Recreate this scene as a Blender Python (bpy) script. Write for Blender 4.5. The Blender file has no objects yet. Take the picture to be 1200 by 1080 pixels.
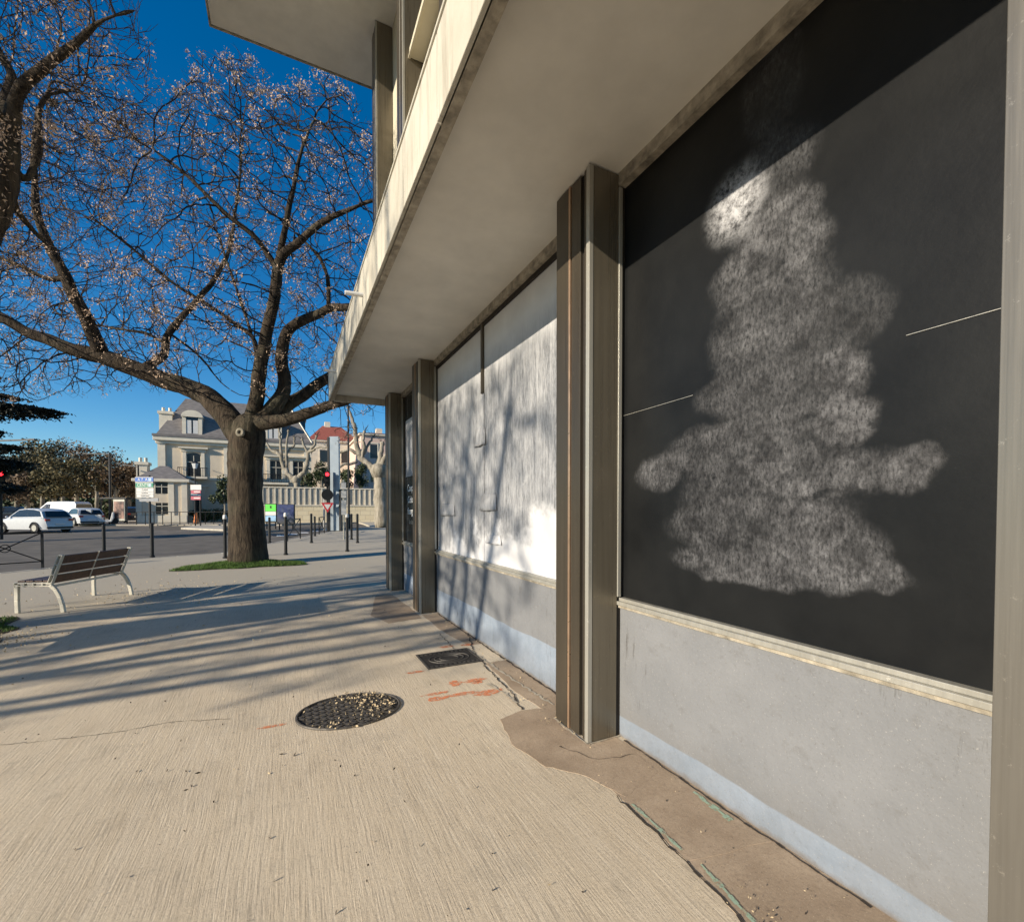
import bpy, bmesh, math, random
from mathutils import Vector, Matrix, kdtree, noise
random.seed(11)
R = math.radians
SC = bpy.context.scene
COL = SC.collection
V = Vector

# ------------------------------------------------------------------ camera and where things stand
F, CX, CY, CAMH = 540.0, 600.0, 609.0, 1.6
PITCH = R(-1.2); YAW = math.atan(265 / 540)
FH = V((math.sin(YAW), math.cos(YAW), 0))

def ray(x, y):
    a = (x - CX) / F; b = (CY - y) / F
    fw = math.cos(PITCH) - b * math.sin(PITCH); up = math.sin(PITCH) + b * math.cos(PITCH)
    return V((fw * math.sin(YAW) + a * math.cos(YAW), fw * math.cos(YAW) - a * math.sin(YAW), up))

def rise(x, y):                                   # the square climbs gently away from the building
    d = x * FH.x + y * FH.y
    return 0.02 * min(max(d - 14, 0), 25)

def at(x, y, d):
    r = ray(x, y); k = d / (r.x * FH.x + r.y * FH.y)
    return V((r.x * k, r.y * k, CAMH + r.z * k))

def atX(x, y, X):
    r = ray(x, y); k = X / r.x
    return V((X, r.y * k, CAMH + r.z * k))

def atY(x, y, Y):
    r = ray(x, y); k = Y / r.y
    return V((r.x * k, Y, CAMH + r.z * k))

def gnd(x, y, dz=0.0):
    r = ray(x, y); lo, hi = 0.5, 120.0
    for _ in range(50):
        m = (lo + hi) / 2; p = at(x, y, m)
        if p.z > rise(p.x, p.y) + dz: lo = m
        else: hi = m
    p = at(x, y, lo); p.z = rise(p.x, p.y) + dz
    return p

def depth(p): return p.x * FH.x + p.y * FH.y

# ------------------------------------------------------------------ mesh helpers
class MB:
    def __init__(self): self.v = []; self.f = []
    def add(self, vs, fs):
        n = len(self.v); self.v += [tuple(p) for p in vs]; self.f += [tuple(i + n for i in q) for q in fs]; return self
    def box(self, x0, x1, y0, y1, z0, z1):
        return self.add([(x0,y0,z0),(x1,y0,z0),(x1,y1,z0),(x0,y1,z0),(x0,y0,z1),(x1,y0,z1),(x1,y1,z1),(x0,y1,z1)],
            [(0,3,2,1),(4,5,6,7),(0,1,5,4),(1,2,6,5),(2,3,7,6),(3,0,4,7)])
    def bar(self, a, b, w, h, up=V((0,0,1))):
        a = V(a); b = V(b); t = (b - a).normalized()
        s = t.cross(up)
        if s.length < 1e-4: s = t.cross(V((1,0,0)))
        s.normalize(); u = s.cross(t)
        vs = [p + s * (sx * w / 2) + u * (sz * h / 2) for p in (a, b) for sx, sz in ((-1,-1),(1,-1),(1,1),(-1,1))]
        return self.add(vs, [(0,1,2,3),(7,6,5,4),(0,4,5,1),(1,5,6,2),(2,6,7,3),(3,7,4,0)])
    def tube(self, pts, rad, n=8, cap=True):
        pts = [V(p) for p in pts]
        if not hasattr(rad, '__len__'): rad = [rad] * len(pts)
        base = len(self.v); u = None
        for i, p in enumerate(pts):
            t = (pts[min(i + 1, len(pts) - 1)] - pts[max(i - 1, 0)])
            t = t.normalized() if t.length > 1e-6 else V((0, 0, 1))
            if u is None:
                u = t.orthogonal().normalized()
            else:
                u = u - t * u.dot(t); u = u.normalized() if u.length > 1e-5 else t.orthogonal().normalized()
            w = t.cross(u)
            for k in range(n):
                a = 2 * math.pi * k / n
                q = p + (u * math.cos(a) + w * math.sin(a)) * rad[i]
                self.v.append((q.x, q.y, q.z))
        for i in range(len(pts) - 1):
            for k in range(n):
                a0 = base + i * n + k; a1 = base + i * n + (k + 1) % n
                self.f.append((a0, a1, a1 + n, a0 + n))
        if cap:
            self.f.append(tuple(base + k for k in range(n))[::-1])
            self.f.append(tuple(base + (len(pts) - 1) * n + k for k in range(n)))
        return self
    def prism(self, pts, vec):                     # closed outline pushed along vec
        n = len(pts); vec = V(vec); a = [V(p) for p in pts]
        return self.add(a + [p + vec for p in a], [tuple(range(n))[::-1], tuple(range(n, 2 * n))] +
                        [(i, (i + 1) % n, (i + 1) % n + n, i + n) for i in range(n)])
    def poly(self, pts): return self.add(pts, [tuple(range(len(pts)))])
    def ball(self, c, r, n=10, sz=1.0):
        c = V(c); vs = []; fs = []; m = max(n // 2, 3)
        for j in range(m + 1):
            th = math.pi * j / m
            for k in range(n):
                ph = 2 * math.pi * k / n
                vs.append(c + V((r*math.sin(th)*math.cos(ph), r*math.sin(th)*math.sin(ph), r*sz*math.cos(th))))
        for j in range(m):
            for k in range(n): fs.append((j*n+k, (j+1)*n+k, (j+1)*n+(k+1)%n, j*n+(k+1)%n))
        return self.add(vs, fs)
    def leaf(self, c, s, rnd=random, asp=0.5):
        d = V((rnd.gauss(0,1), rnd.gauss(0,1), rnd.gauss(0,1))).normalized(); e = d.orthogonal().normalized()
        e = (Matrix.Rotation(rnd.uniform(0, 6.28), 3, d) @ e); c = V(c); g = d.cross(e)
        a = e * s; b = g * s * asp
        return self.add([c - a, c - b, c + a, c + b], [(0, 1, 2, 3)])
    def build(self, name, mat, parent=None, smooth=False, bevel=0):
        o0 = parent.location if parent else V((0, 0, 0))
        rz = 0
        p = parent
        base = V((0, 0, 0))
        while p is not None: base = base + p.location; p = p.parent
        me = bpy.data.meshes.new(name)
        me.from_pydata([(x - base.x, y - base.y, z - base.z) for x, y, z in self.v], [], self.f)
        if smooth: me.polygons.foreach_set('use_smooth', [True] * len(me.polygons))
        me.materials.append(mat); me.update()
        o = bpy.data.objects.new(name, me); COL.objects.link(o)
        if parent: o.parent = parent
        if bevel:
            b = o.modifiers.new('bevel', 'BEVEL'); b.width = bevel; b.segments = 2; b.limit_method = 'ANGLE'
        return o

def tag(o, label=None, cat=None, group=None, kind=None):
    if label: o['label'] = label
    if cat: o['category'] = cat
    if group: o['group'] = group
    if kind: o['kind'] = kind
    return o
def thing(name, label, cat, loc=(0, 0, 0), group=None):
    o = bpy.data.objects.new(name, None); COL.objects.link(o); o.location = loc; o.empty_display_size = .2
    return tag(o, label, cat, group)
def copy_thing(o, loc=None, label=None, rz=None, scale=None):
    def cp(a, parent):
        c = a.copy(); COL.objects.link(c)
        if parent: c.parent = parent
        for ch in list(a.children): cp(ch, c)
        return c
    c = cp(o, None)
    if loc is not None: c.location = loc
    if label: c['label'] = label
    if rz is not None: c.rotation_euler = (0, 0, rz)
    if scale is not None: c.scale = scale
    return c

# ------------------------------------------------------------------ materials
class N:
    def __init__(self, name, world=False):
        self.m = bpy.data.materials.new(name); self.m.use_nodes = True
        self.t = self.m.node_tree; self.n = self.t.nodes; self.l = self.t.links
        self.bsdf = self.n['Principled BSDF']
        self.tc = self.n.new('ShaderNodeTexCoord')
        self.src = self.n.new('ShaderNodeNewGeometry').outputs['Position'] if world else self.tc.outputs['Object']
    def link(self, a, b): self.l.new(a, b)
    def val(self, s, x):
        if hasattr(x, 'is_output') or isinstance(x, bpy.types.NodeSocket): self.l.new(x, s)
        else: s.default_value = x
    def coord(self, scale=(1, 1, 1), loc=(0, 0, 0), rot=(0, 0, 0)):
        mp = self.n.new('ShaderNodeMapping'); mp.inputs['Scale'].default_value = scale
        mp.inputs['Location'].default_value = loc; mp.inputs['Rotation'].default_value = rot
        self.l.new(self.src, mp.inputs['Vector']); return mp.outputs[0]
    def noise(self, scale=5, detail=4, rough=.55, vec=None, dist=0):
        t = self.n.new('ShaderNodeTexNoise'); t.inputs['Scale'].default_value = scale
        t.inputs['Detail'].default_value = detail; t.inputs['Roughness'].default_value = rough
        t.inputs['Distortion'].default_value = dist
        self.l.new(vec if vec is not None else self.src, t.inputs['Vector']); return t.outputs['Fac']
    def math(self, op, a, b=0.0, c=0.0, clamp=False):
        t = self.n.new('ShaderNodeMath'); t.operation = op; t.use_clamp = clamp
        self.val(t.inputs[0], a); self.val(t.inputs[1], b); self.val(t.inputs[2], c); return t.outputs[0]
    def rng(self, x, a, b, c=0.0, d=1.0, smooth=False):
        t = self.n.new('ShaderNodeMapRange'); t.interpolation_type = 'SMOOTHSTEP' if smooth else 'LINEAR'
        self.val(t.inputs['Value'], x)
        for k, v in (('From Min', a), ('From Max', b), ('To Min', c), ('To Max', d)): t.inputs[k].default_value = v
        return t.outputs[0]
    def mix(self, f, a, b, mode='MIX'):
        t = self.n.new('ShaderNodeMix'); t.data_type = 'RGBA'; t.blend_type = mode
        self.val(t.inputs['Factor'], f)
        for s, x in ((t.inputs[6], a), (t.inputs[7], b)):
            if isinstance(x, (tuple, list)): s.default_value = (*x[:3], 1)
            else: self.l.new(x, s)
        return t.outputs[2]
    def xyz(self):
        t = self.n.new('ShaderNodeSeparateXYZ'); self.l.new(self.src, t.inputs[0]); return t.outputs
    def bump(self, h, strength=.3, dist=.01, prev=None):
        t = self.n.new('ShaderNodeBump'); t.inputs['Strength'].default_value = strength; t.inputs['Distance'].default_value = dist
        self.l.new(h, t.inputs['Height'])
        if prev is not None: self.l.new(prev, t.inputs['Normal'])
        return t.outputs[0]
    def out(self, color=None, rough=None, metal=None, normal=None, spec=None):
        b = self.bsdf.inputs
        if color is not None:
            if isinstance(color, (tuple, list)): b['Base Color'].default_value = (*color[:3], 1)
            else: self.l.new(color, b['Base Color'])
        if rough is not None: self.val(b['Roughness'], rough)
        if metal is not None: self.val(b['Metallic'], metal)
        if normal is not None: self.l.new(normal, b['Normal'])
        if spec is not None: b['Specular IOR Level'].default_value = spec
        return self.m

def M(name, c, rough=.7, metal=0.0, var=.18, scale=6, bump=.15, bscale=60, bdist=.004, spec=.4, emit=None):
    s = N(name)
    dark = tuple(x * (1 - var) for x in c); lite = tuple(min(x * (1 + var), 1) for x in c)
    col = s.mix(s.rng(s.noise(scale, 5, .6), .3, .7), dark, lite)
    nr = s.bump(s.noise(bscale, 4), bump, bdist) if bump else None
    m = s.out(col, s.rng(s.noise(scale * 2.3, 3), .3, .7, max(rough - .08, .03), min(rough + .08, 1)), metal, nr, spec)
    if emit:
        s.bsdf.inputs['Emission Color'].default_value = (*emit[0], 1); s.bsdf.inputs['Emission Strength'].default_value = emit[1]
    return m

def mat_metal(name, c, rough, metal):
    s = N(name)
    st = s.noise(1, 5, .7, s.coord((30, 30, .6))); bl = s.noise(1.3, 4, .6, s.coord((3, 3, .7)))
    col = s.mix(s.rng(st, .32, .68), tuple(x * .88 for x in c), tuple(x * 1.12 for x in c))
    col = s.mix(s.rng(bl, .35, .7, 0, .5), col, tuple(x * .72 for x in c))
    col = s.mix(s.rng(s.noise(26, 5, .85), .62, .68, 0, .5), col, tuple(min(1, x * 1.9) for x in c))
    return s.out(col, s.rng(st, .3, .7, rough - .06, rough + .08), metal, s.bump(st, .06, .003), .4)

def mat_pavement():
    s = N('brushed_concrete'); X, Y, Z = s.xyz()
    warp = s.n.new('ShaderNodeVectorMath'); warp.operation = 'MULTIPLY_ADD'
    nz = s.n.new('ShaderNodeTexNoise'); nz.inputs['Scale'].default_value = .8; nz.inputs['Detail'].default_value = 2
    s.link(s.tc.outputs['Object'], nz.inputs['Vector']); s.link(nz.outputs['Color'], warp.inputs[0])
    warp.inputs[1].default_value = (.07, 0, 0); s.link(s.tc.outputs['Object'], warp.inputs[2])
    mp = s.n.new('ShaderNodeMapping'); mp.inputs['Scale'].default_value = (78, 3.2, 1); mp.inputs['Rotation'].default_value = (0, 0, R(2))
    s.link(warp.outputs[0], mp.inputs['Vector'])
    lines = s.noise(1.0, 4, .7, mp.outputs[0])
    fadep = s.noise(1.6, 4, .6)
    rib = s.rng(fadep, .35, .62, .35, 1.0)
    mp2 = s.n.new('ShaderNodeMapping'); mp2.inputs['Scale'].default_value = (9, .22, 1); s.link(warp.outputs[0], mp2.inputs['Vector'])
    wide = s.noise(1.0, 3, .6, mp2.outputs[0])
    mp3 = s.n.new('ShaderNodeMapping'); mp3.inputs['Scale'].default_value = (2.2, 70, 1); s.link(warp.outputs[0], mp3.inputs['Vector'])
    cross = s.noise(1.0, 2, .6, mp3.outputs[0])
    speck = s.noise(230, 3, .8); stain = s.noise(.7, 6, .62); grit = s.noise(34, 6, .75)
    base = s.mix(s.rng(stain, .3, .7), (.50, .415, .30), (.66, .555, .405))
    base = s.mix(s.rng(wide, .35, .72, 0, .45), base, (.62, .54, .42))
    base = s.mix(s.math('MULTIPLY', s.rng(lines, .53, .66, 0, .55), rib), base, (.28, .235, .18))
    base = s.mix(s.math('MULTIPLY', s.rng(lines, .32, .45, .5, 0), rib), base, (.74, .66, .52))
    base = s.mix(s.rng(s.noise(70, 5, .9), .52, .64, 0, .6), base, (.27, .225, .165))
    base = s.mix(s.rng(speck, .55, .75, 0, .5), base, (.20, .17, .13))
    base = s.mix(s.rng(speck, .25, .38, .35, 0), base, (.76, .69, .57))
    blot = s.noise(4.5, 7, .75)
    base = s.mix(s.rng(blot, .56, .74, 0, .55), base, (.30, .255, .195))
    vo = s.n.new('ShaderNodeTexVoronoi'); vo.inputs['Scale'].default_value = 1.7; s.link(s.src, vo.inputs['Vector'])
    base = s.mix(s.math('MULTIPLY', s.rng(vo.outputs['Distance'], .028, .036, .6, 0), s.rng(s.noise(.9, 2), .5, .55)), base, (.20, .18, .155))
    base = s.mix(s.rng(s.noise(1.7, 8, .72), .54, .66, 0, .35), base, (.36, .315, .245))
    # greyer, coarser asphalt square beyond the brushed strip
    n2 = s.noise(2.5, 5)
    edge = s.math('ADD', X, s.math('MULTIPLY', n2, .7))
    yb = s.math('MULTIPLY', Y, .0)
    plaza = s.rng(edge, -2.75, -2.35, 1, 0)
    far = s.rng(s.math('ADD', Y, s.math('MULTIPLY', n2, 1.2)), 10.6, 11.2, 0, 1)
    plz = s.math('MAXIMUM', plaza, far)
    pc = s.mix(s.rng(s.noise(60, 4, .7), .3, .7), (.30, .265, .205), (.50, .45, .36))
    pc = s.mix(s.rng(s.noise(1.1, 5), .35, .7), pc, (.40, .36, .285))
    base = s.mix(plz, base, pc)
    h = s.math('ADD', s.math('MULTIPLY', lines, 1.0), s.math('MULTIPLY', grit, .55))
    h = s.math('ADD', h, s.math('MULTIPLY', cross, .25))
    h = s.math('ADD', s.math('MULTIPLY', h, s.math('SUBTRACT', 1.0, s.math('MULTIPLY', plz, .8))), s.math('MULTIPLY', s.noise(90, 3), s.math('MULTIPLY', plz, .9)))
    return s.out(base, .9, 0, s.bump(s.math('ADD', h, s.math('MULTIPLY', s.noise(75, 5, .8), .55)), .55, .006), .25)

def mat_wall():
    s = N('grey_painted_plinth', True); X, Y, Z = s.xyz()
    n1 = s.noise(1.7, 6, .6); n2 = s.noise(45, 5, .7)
    c = s.mix(s.rng(n1, .3, .7), (.158, .163, .169), (.203, .207, .212))
    c = s.mix(s.rng(s.noise(9, 6, .75), .55, .68, 0, .35), c, (.12, .115, .108))
    lim = s.math('ADD', .15, s.math('MULTIPLY', s.math('SUBTRACT', s.noise(.9, 3), .5), .12))
    # a second coat of blue paint rises higher behind the columns
    lim = s.math('ADD', lim, s.rng(Y, 3.0, 3.4, 0, .22))
    band = s.rng(s.math('SUBTRACT', Z, lim), -.004, .006, 1, 0)
    blue = s.mix(s.rng(s.noise(6, 6, .7), .35, .7), (.195, .235, .285), (.25, .29, .345))
    blue = s.mix(s.rng(s.noise(28, 5, .8), .62, .75, 0, .7), blue, (.09, .095, .10))
    c = s.mix(band, c, blue)
    scf = s.noise(1, 4, .8, s.coord((1, 22, 3.0), rot=(.25, 0, 0)))
    c = s.mix(s.math('MULTIPLY', s.rng(scf, .58, .66, 0, .7), s.rng(s.noise(1.3, 3), .48, .6)), c, (.07, .066, .06))
    c = s.mix(s.rng(s.noise(70, 4, .9), .60, .67, 0, .5), c, (.10, .095, .085))
    c = s.mix(s.rng(s.noise(85, 3, .9, s.coord((1, 1, 1), (2, 7, 4))), .63, .68, 0, .6), c, (.36, .35, .33))
    spl = s.math('ADD', Z, s.math('MULTIPLY', s.noise(2.2, 6, .7), .55)); c = s.mix(s.rng(spl, .30, .56, .3, 0), c, (.12, .105, .085))
    c = s.mix(s.rng(s.math('ADD', Z, s.math('MULTIPLY', s.noise(12, 4), .05)), .03, .055, .6, 0), c, (.14, .11, .08))
    return s.out(c, .75, 0, s.bump(s.math('ADD', n2, s.math('MULTIPLY', s.noise(11, 3), .8)), .5, .008), .3)

def mat_dark_panel():
    s = N('dark_glass_painted_reflections', True); X, Y, Z = s.xyz()  # grey reflection blotches are painted into the pane colour
    d = s.n.new('ShaderNodeTexNoise'); d.inputs['Scale'].default_value = 5; d.inputs['Detail'].default_value = 5
    s.link(s.src, d.inputs['Vector'])
    w = s.n.new('ShaderNodeVectorMath'); w.operation = 'MULTIPLY_ADD'; s.link(d.outputs['Color'], w.inputs[0])
    w.inputs[1].default_value = (0, .15, .15); s.link(s.src, w.inputs[2])
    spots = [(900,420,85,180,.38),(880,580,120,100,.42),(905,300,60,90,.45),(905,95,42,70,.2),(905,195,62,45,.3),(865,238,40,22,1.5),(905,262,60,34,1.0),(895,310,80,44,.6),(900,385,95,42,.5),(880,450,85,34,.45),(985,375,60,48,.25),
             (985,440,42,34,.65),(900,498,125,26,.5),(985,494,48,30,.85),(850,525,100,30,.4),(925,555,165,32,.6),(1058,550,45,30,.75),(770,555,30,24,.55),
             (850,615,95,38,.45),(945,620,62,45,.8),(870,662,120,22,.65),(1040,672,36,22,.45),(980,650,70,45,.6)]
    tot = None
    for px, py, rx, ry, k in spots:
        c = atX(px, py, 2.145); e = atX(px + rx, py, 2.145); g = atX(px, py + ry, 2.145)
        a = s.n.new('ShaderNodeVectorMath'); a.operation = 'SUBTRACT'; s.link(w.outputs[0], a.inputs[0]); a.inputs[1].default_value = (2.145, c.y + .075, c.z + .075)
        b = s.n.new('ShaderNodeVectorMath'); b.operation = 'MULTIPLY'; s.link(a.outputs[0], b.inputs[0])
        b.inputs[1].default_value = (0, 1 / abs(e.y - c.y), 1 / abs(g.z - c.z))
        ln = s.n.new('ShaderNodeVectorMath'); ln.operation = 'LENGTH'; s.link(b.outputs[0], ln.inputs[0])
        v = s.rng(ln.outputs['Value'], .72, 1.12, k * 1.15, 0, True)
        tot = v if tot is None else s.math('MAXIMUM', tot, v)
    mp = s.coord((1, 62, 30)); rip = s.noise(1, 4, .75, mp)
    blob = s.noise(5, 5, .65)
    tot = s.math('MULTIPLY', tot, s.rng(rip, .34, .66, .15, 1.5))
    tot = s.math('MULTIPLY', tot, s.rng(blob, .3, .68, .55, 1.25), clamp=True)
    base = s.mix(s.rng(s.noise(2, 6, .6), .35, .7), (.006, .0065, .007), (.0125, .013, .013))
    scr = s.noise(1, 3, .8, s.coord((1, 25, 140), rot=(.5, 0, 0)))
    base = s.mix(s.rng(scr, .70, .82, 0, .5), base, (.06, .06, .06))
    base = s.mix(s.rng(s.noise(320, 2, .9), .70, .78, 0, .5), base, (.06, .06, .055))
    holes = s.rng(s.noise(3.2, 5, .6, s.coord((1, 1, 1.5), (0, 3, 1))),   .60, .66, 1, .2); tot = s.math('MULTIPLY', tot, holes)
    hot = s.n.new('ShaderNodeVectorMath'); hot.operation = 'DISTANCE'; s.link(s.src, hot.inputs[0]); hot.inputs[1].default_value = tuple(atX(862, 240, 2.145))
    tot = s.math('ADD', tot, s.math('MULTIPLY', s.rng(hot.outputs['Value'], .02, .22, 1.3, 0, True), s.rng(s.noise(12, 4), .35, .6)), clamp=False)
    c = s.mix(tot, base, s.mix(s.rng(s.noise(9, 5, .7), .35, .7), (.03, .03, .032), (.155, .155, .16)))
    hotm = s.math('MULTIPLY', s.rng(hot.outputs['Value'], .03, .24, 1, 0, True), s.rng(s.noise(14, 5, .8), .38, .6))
    c = s.mix(hotm, c, (.46, .46, .47))  # bright highlight painted into the pane colour
    return s.out(c, s.rng(tot, 0, .6, .42, .75), 0, s.bump(s.math('ADD', s.math('MULTIPLY', rip, tot), s.math('MULTIPLY', s.noise(25, 4), .3)), .45, .006), .2)

def mat_white_film():
    s = N('white_window_film', True); X, Y, Z = s.xyz()
    rip = s.noise(1, 4, .75, s.coord((1, 48, 9))); fine = s.noise(1, 3, .7, s.coord((1, 90, 60)))
    zone = s.rng(s.math('ADD', Z, s.math('ADD', s.math('MULTIPLY', s.noise(1.9, 5, .65), 1.7), s.rng(Y, 3.2, 6.8, -.15, .5))), 2.2, 2.5, 0, 1, True)
    zone = s.math('MULTIPLY', zone, s.rng(Z, 3.1, 3.5, 1, 0))
    c = s.mix(s.rng(s.noise(3, 4), .3, .7), (.50, .50, .505), (.60, .60, .60))
    g = s.mix(s.rng(rip, .35, .65), (.10, .105, .112), (.34, .345, .355))
    g = s.mix(s.rng(fine, .5, .7, 0, .55), g, (.12, .125, .135))
    strp = s.noise(1, 3, .7, s.coord((1, 13, .5)))
    c = s.mix(s.math('MULTIPLY', zone, s.rng(strp, .35, .6, .65, 1)), c, g)
    return s.out(c, .5, 0, s.bump(s.math('ADD', s.math('MULTIPLY', rip, zone), s.math('MULTIPLY', s.noise(12, 3), .15)), .4, .008), .35)

def mat_bark(name, a, b, scale=1.0, plates=.9):
    s = N(name)
    v = s.coord((9 * scale, 9 * scale, 1.6 * scale)); n = s.noise(1.0, 8, .72, v, .6)
    v2 = s.coord((26 * scale, 26 * scale, 5 * scale)); n2 = s.noise(1, 5, .7, v2)
    c = s.mix(s.rng(n, .38, .62), a, b)
    c = s.mix(s.rng(n2, .5, .7, 0, .5), c, tuple(x * .45 for x in a))
    c = s.mix(s.rng(s.noise(1.2, 4), .5, .75, 0, .35), c, (.15, .15, .10))
    return s.out(c, .92, 0, s.bump(s.math('ADD', n, s.math('MULTIPLY', n2, .6)), plates, .05), .15)

def mat_roof():
    s = N('slate_roof'); n = s.noise(1, 3, .6, s.coord((2.5, 2.5, 12)))
    return s.out(s.mix(s.rng(n, .3, .7), (.13, .12, .115), (.23, .21, .195)), .65, 0, s.bump(n, .5, .03), .3)

m_pave = mat_pavement()
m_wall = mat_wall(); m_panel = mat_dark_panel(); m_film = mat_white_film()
m_asph = M('asphalt_road', (.115, .102, .084), .9, var=.3, scale=1.1, bump=.5, bscale=120)
m_kerb = M('kerb_stone', (.40, .37, .31), .85, var=.2, scale=3)
m_far_pave = M('far_pavement', (.33, .30, .25), .9, var=.15, scale=1)
def mat_edging():
    s = N('tan_edging_concrete', True)
    c = s.mix(s.rng(s.noise(2.2, 6, .65), .32, .68), (.28, .21, .145), (.43, .335, .24))
    c = s.mix(s.rng(s.noise(14, 6, .8), .52, .7, 0, .5), c, (.25, .18, .125))
    c = s.mix(s.rng(s.noise(60, 5, .9), .53, .66, 0, .6), c, (.17, .135, .10))
    c = s.mix(s.rng(s.noise(150, 3, .85, s.coord((1, 1, 1), (5, 3, 1))), .60, .7, 0, .6), c, (.62, .52, .40))
    return s.out(c, .93, 0, s.bump(s.math('ADD', s.noise(40, 6, .75), s.math('MULTIPLY', s.noise(6, 4), .6)), .35, .008), .2)
m_edging = mat_edging()
m_crack = M('crack_dirt', (.045, .036, .028), .95, var=.3)
m_mortar = M('pale_mortar', (.40, .35, .27), .95, var=.25, scale=14, bump=.5)
def mat_patchpaint(name, c, under, thr, sc=30):
    s = N(name, True); s.link(s.rng(s.noise(sc, 6, .85), thr, thr + .1, .85, 0), s.bsdf.inputs['Alpha'])
    return s.out(s.mix(s.rng(s.noise(60, 3), .3, .7), c, tuple(x * .7 + .1 for x in c)), .9, 0, None, .2)
m_green = mat_patchpaint('green_paint_mark', (.33, .47, .34), (.44, .34, .24), .50)
m_orange = mat_patchpaint('orange_spray_mark', (.75, .22, .07), (.42, .34, .25), .47, 26)
m_bronze = mat_metal('bronze_anodised_metal', (.085, .071, .052), .32, .5)
m_bronze_lit = mat_metal('bronze_lit_side_tone', (.175, .152, .113), .3, .5)  # lighter bronze: the lit look of the side faces is put in the colour
m_post = mat_metal('brushed_grey_metal_post', (.185, .172, .148), .32, .5)
m_bronze_d = M('dark_bronze_groove', (.03, .025, .02), .6, .3)
m_copper = M('copper_toned_strip', (.48, .33, .22), .35, .7, var=.15)
m_alu = mat_metal('worn_aluminium', (.40, .385, .335), .38, .4)
m_soffit = M('soffit_paint', (.66, .63, .56), .85, var=.08, scale=2.5, bump=.15, bscale=35)
def mat_fascia():
    s = N('cast_concrete_fascia', True)
    c = s.mix(s.rng(s.noise(1.2, 6, .65), .3, .7), (.40, .37, .30), (.52, .49, .41))
    c = s.mix(s.rng(s.noise(1, 4, .75, s.coord((9, 9, .9))), .5, .68, 0, .75), c, (.28, .25, .20))
    c = s.mix(s.rng(s.noise(40, 4, .8), .62, .78, 0, .5), c, (.20, .175, .135))
    return s.out(c, .9, 0, s.bump(s.noise(30, 5, .7), .4, .008), .2)
m_fascia = mat_fascia()
m_under = M('drip_edge_concrete', (.30, .265, .205), .9, var=.5, scale=11, bump=.9, bscale=18, bdist=.02)
m_cream = M('cream_wall_panel', (.50, .455, .345), .8, var=.08, scale=1.3, bump=.15, bscale=50)
m_glass = M('dark_window_glass', (.018, .022, .026), .12, 0, var=.1, bump=0, spec=.5)
m_black = M('black_painted_steel', (.014, .014, .015), .45, .2, var=.2, bump=0)
m_white = M('white_paint', (.62, .61, .58), .55, var=.05, bump=0)
m_letter = M('white_lettering', (.75, .75, .72), .6, var=.03, bump=0)
m_iron = M('cast_iron', (.095, .085, .073), .6, .4, var=.3, scale=20, bump=.4, bscale=60)
m_iron_b = M('dark_cast_iron_base', (.028, .024, .02), .8, .1, var=.3, scale=20)  # darker iron under the raised pattern
m_bark = mat_bark('furrowed_bark', (.022, .017, .013), (.088, .068, .048), 1.0, 1.0)
m_twig = M('twig_bark', (.05, .04, .033), .9, var=.3, spec=.1, bump=0)
m_pods = M('dry_seed_pods', (.46, .34, .245), .9, var=.45, scale=3, bump=0, spec=.05)
m_plane = mat_bark('pale_plane_bark', (.17, .15, .115), (.37, .335, .27), .5, .3)
m_stone = M('mansion_stone', (.62, .53, .40), .85, var=.08, scale=1.2, bump=.2, bscale=12, bdist=.02)
m_stone_l = M('pale_dressed_stone', (.66, .60, .48), .8, var=.1, scale=2, bump=.2, bscale=8)
m_slate = mat_roof()
m_redroof = M('red_clay_tiles', (.30, .085, .055), .8, var=.25, scale=4, bump=.5, bscale=9, bdist=.05)
def mat_blockwall():
    s = N('yellow_stone_blocks'); b = s.n.new('ShaderNodeTexBrick'); s.link(s.coord((1, 1, 1), rot=(R(90), 0, 0)), b.inputs['Vector'])
    b.inputs['Scale'].default_value = 1.0; b.inputs['Brick Width'].default_value = .9; b.inputs['Row Height'].default_value = .42; b.inputs['Mortar Size'].default_value = .02
    b.inputs['Color1'].default_value = (.66, .55, .36, 1); b.inputs['Color2'].default_value = (.74, .64, .44, 1); b.inputs['Mortar'].default_value = (.5, .42, .3, 1)
    return s.out(b.outputs['Color'], .85, 0, s.bump(s.noise(8, 5), .4, .03), .2)
m_block = mat_blockwall()
m_leaf_olive = M('olive_winter_leaves', (.115, .095, .042), .8, var=.45, scale=.9, bump=0)
m_leaf_brown = M('brown_winter_leaves', (.13, .088, .05), .8, var=.4, scale=.9, bump=0)
m_leaf_grey = M('bare_grey_twigs', (.20, .175, .15), .8, var=.3, scale=.9, bump=0)
m_leaf_green = M('evergreen_leaves', (.045, .062, .022), .6, var=.4, scale=2, bump=0)
m_cedar = M('cedar_needles', (.006, .010, .006), .7, var=.4, scale=3, bump=0)
m_grass = M('grass_blades', (.075, .14, .022), .7, var=.4, scale=6, bump=0)
m_soil = M('dark_soil', (.065, .055, .035), .95, var=.4, scale=12, bump=.6, bscale=40, bdist=.02)
m_litter = M('dry_fallen_leaves', (.46, .36, .22), .8, var=.4, scale=9, bump=0)
m_wood = M('varnished_brown_board', (.085, .042, .026), .5, var=.3, scale=14, bump=.2, bscale=30)
m_seat = M('seat_board_wood', (.10, .055, .038), .4, var=.3, scale=14, bump=.2, bscale=30)
m_cast = M('cream_cast_aluminium', (.50, .475, .40), .5, .1, var=.08, bump=.1)
m_carw = M('white_car_paint', (.50, .52, .53), .2, 0, var=.04, bump=0, spec=.6)
m_card = M('dark_car_paint', (.02, .026, .04), .15, .2, var=.1, bump=0, spec=.6)
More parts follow.
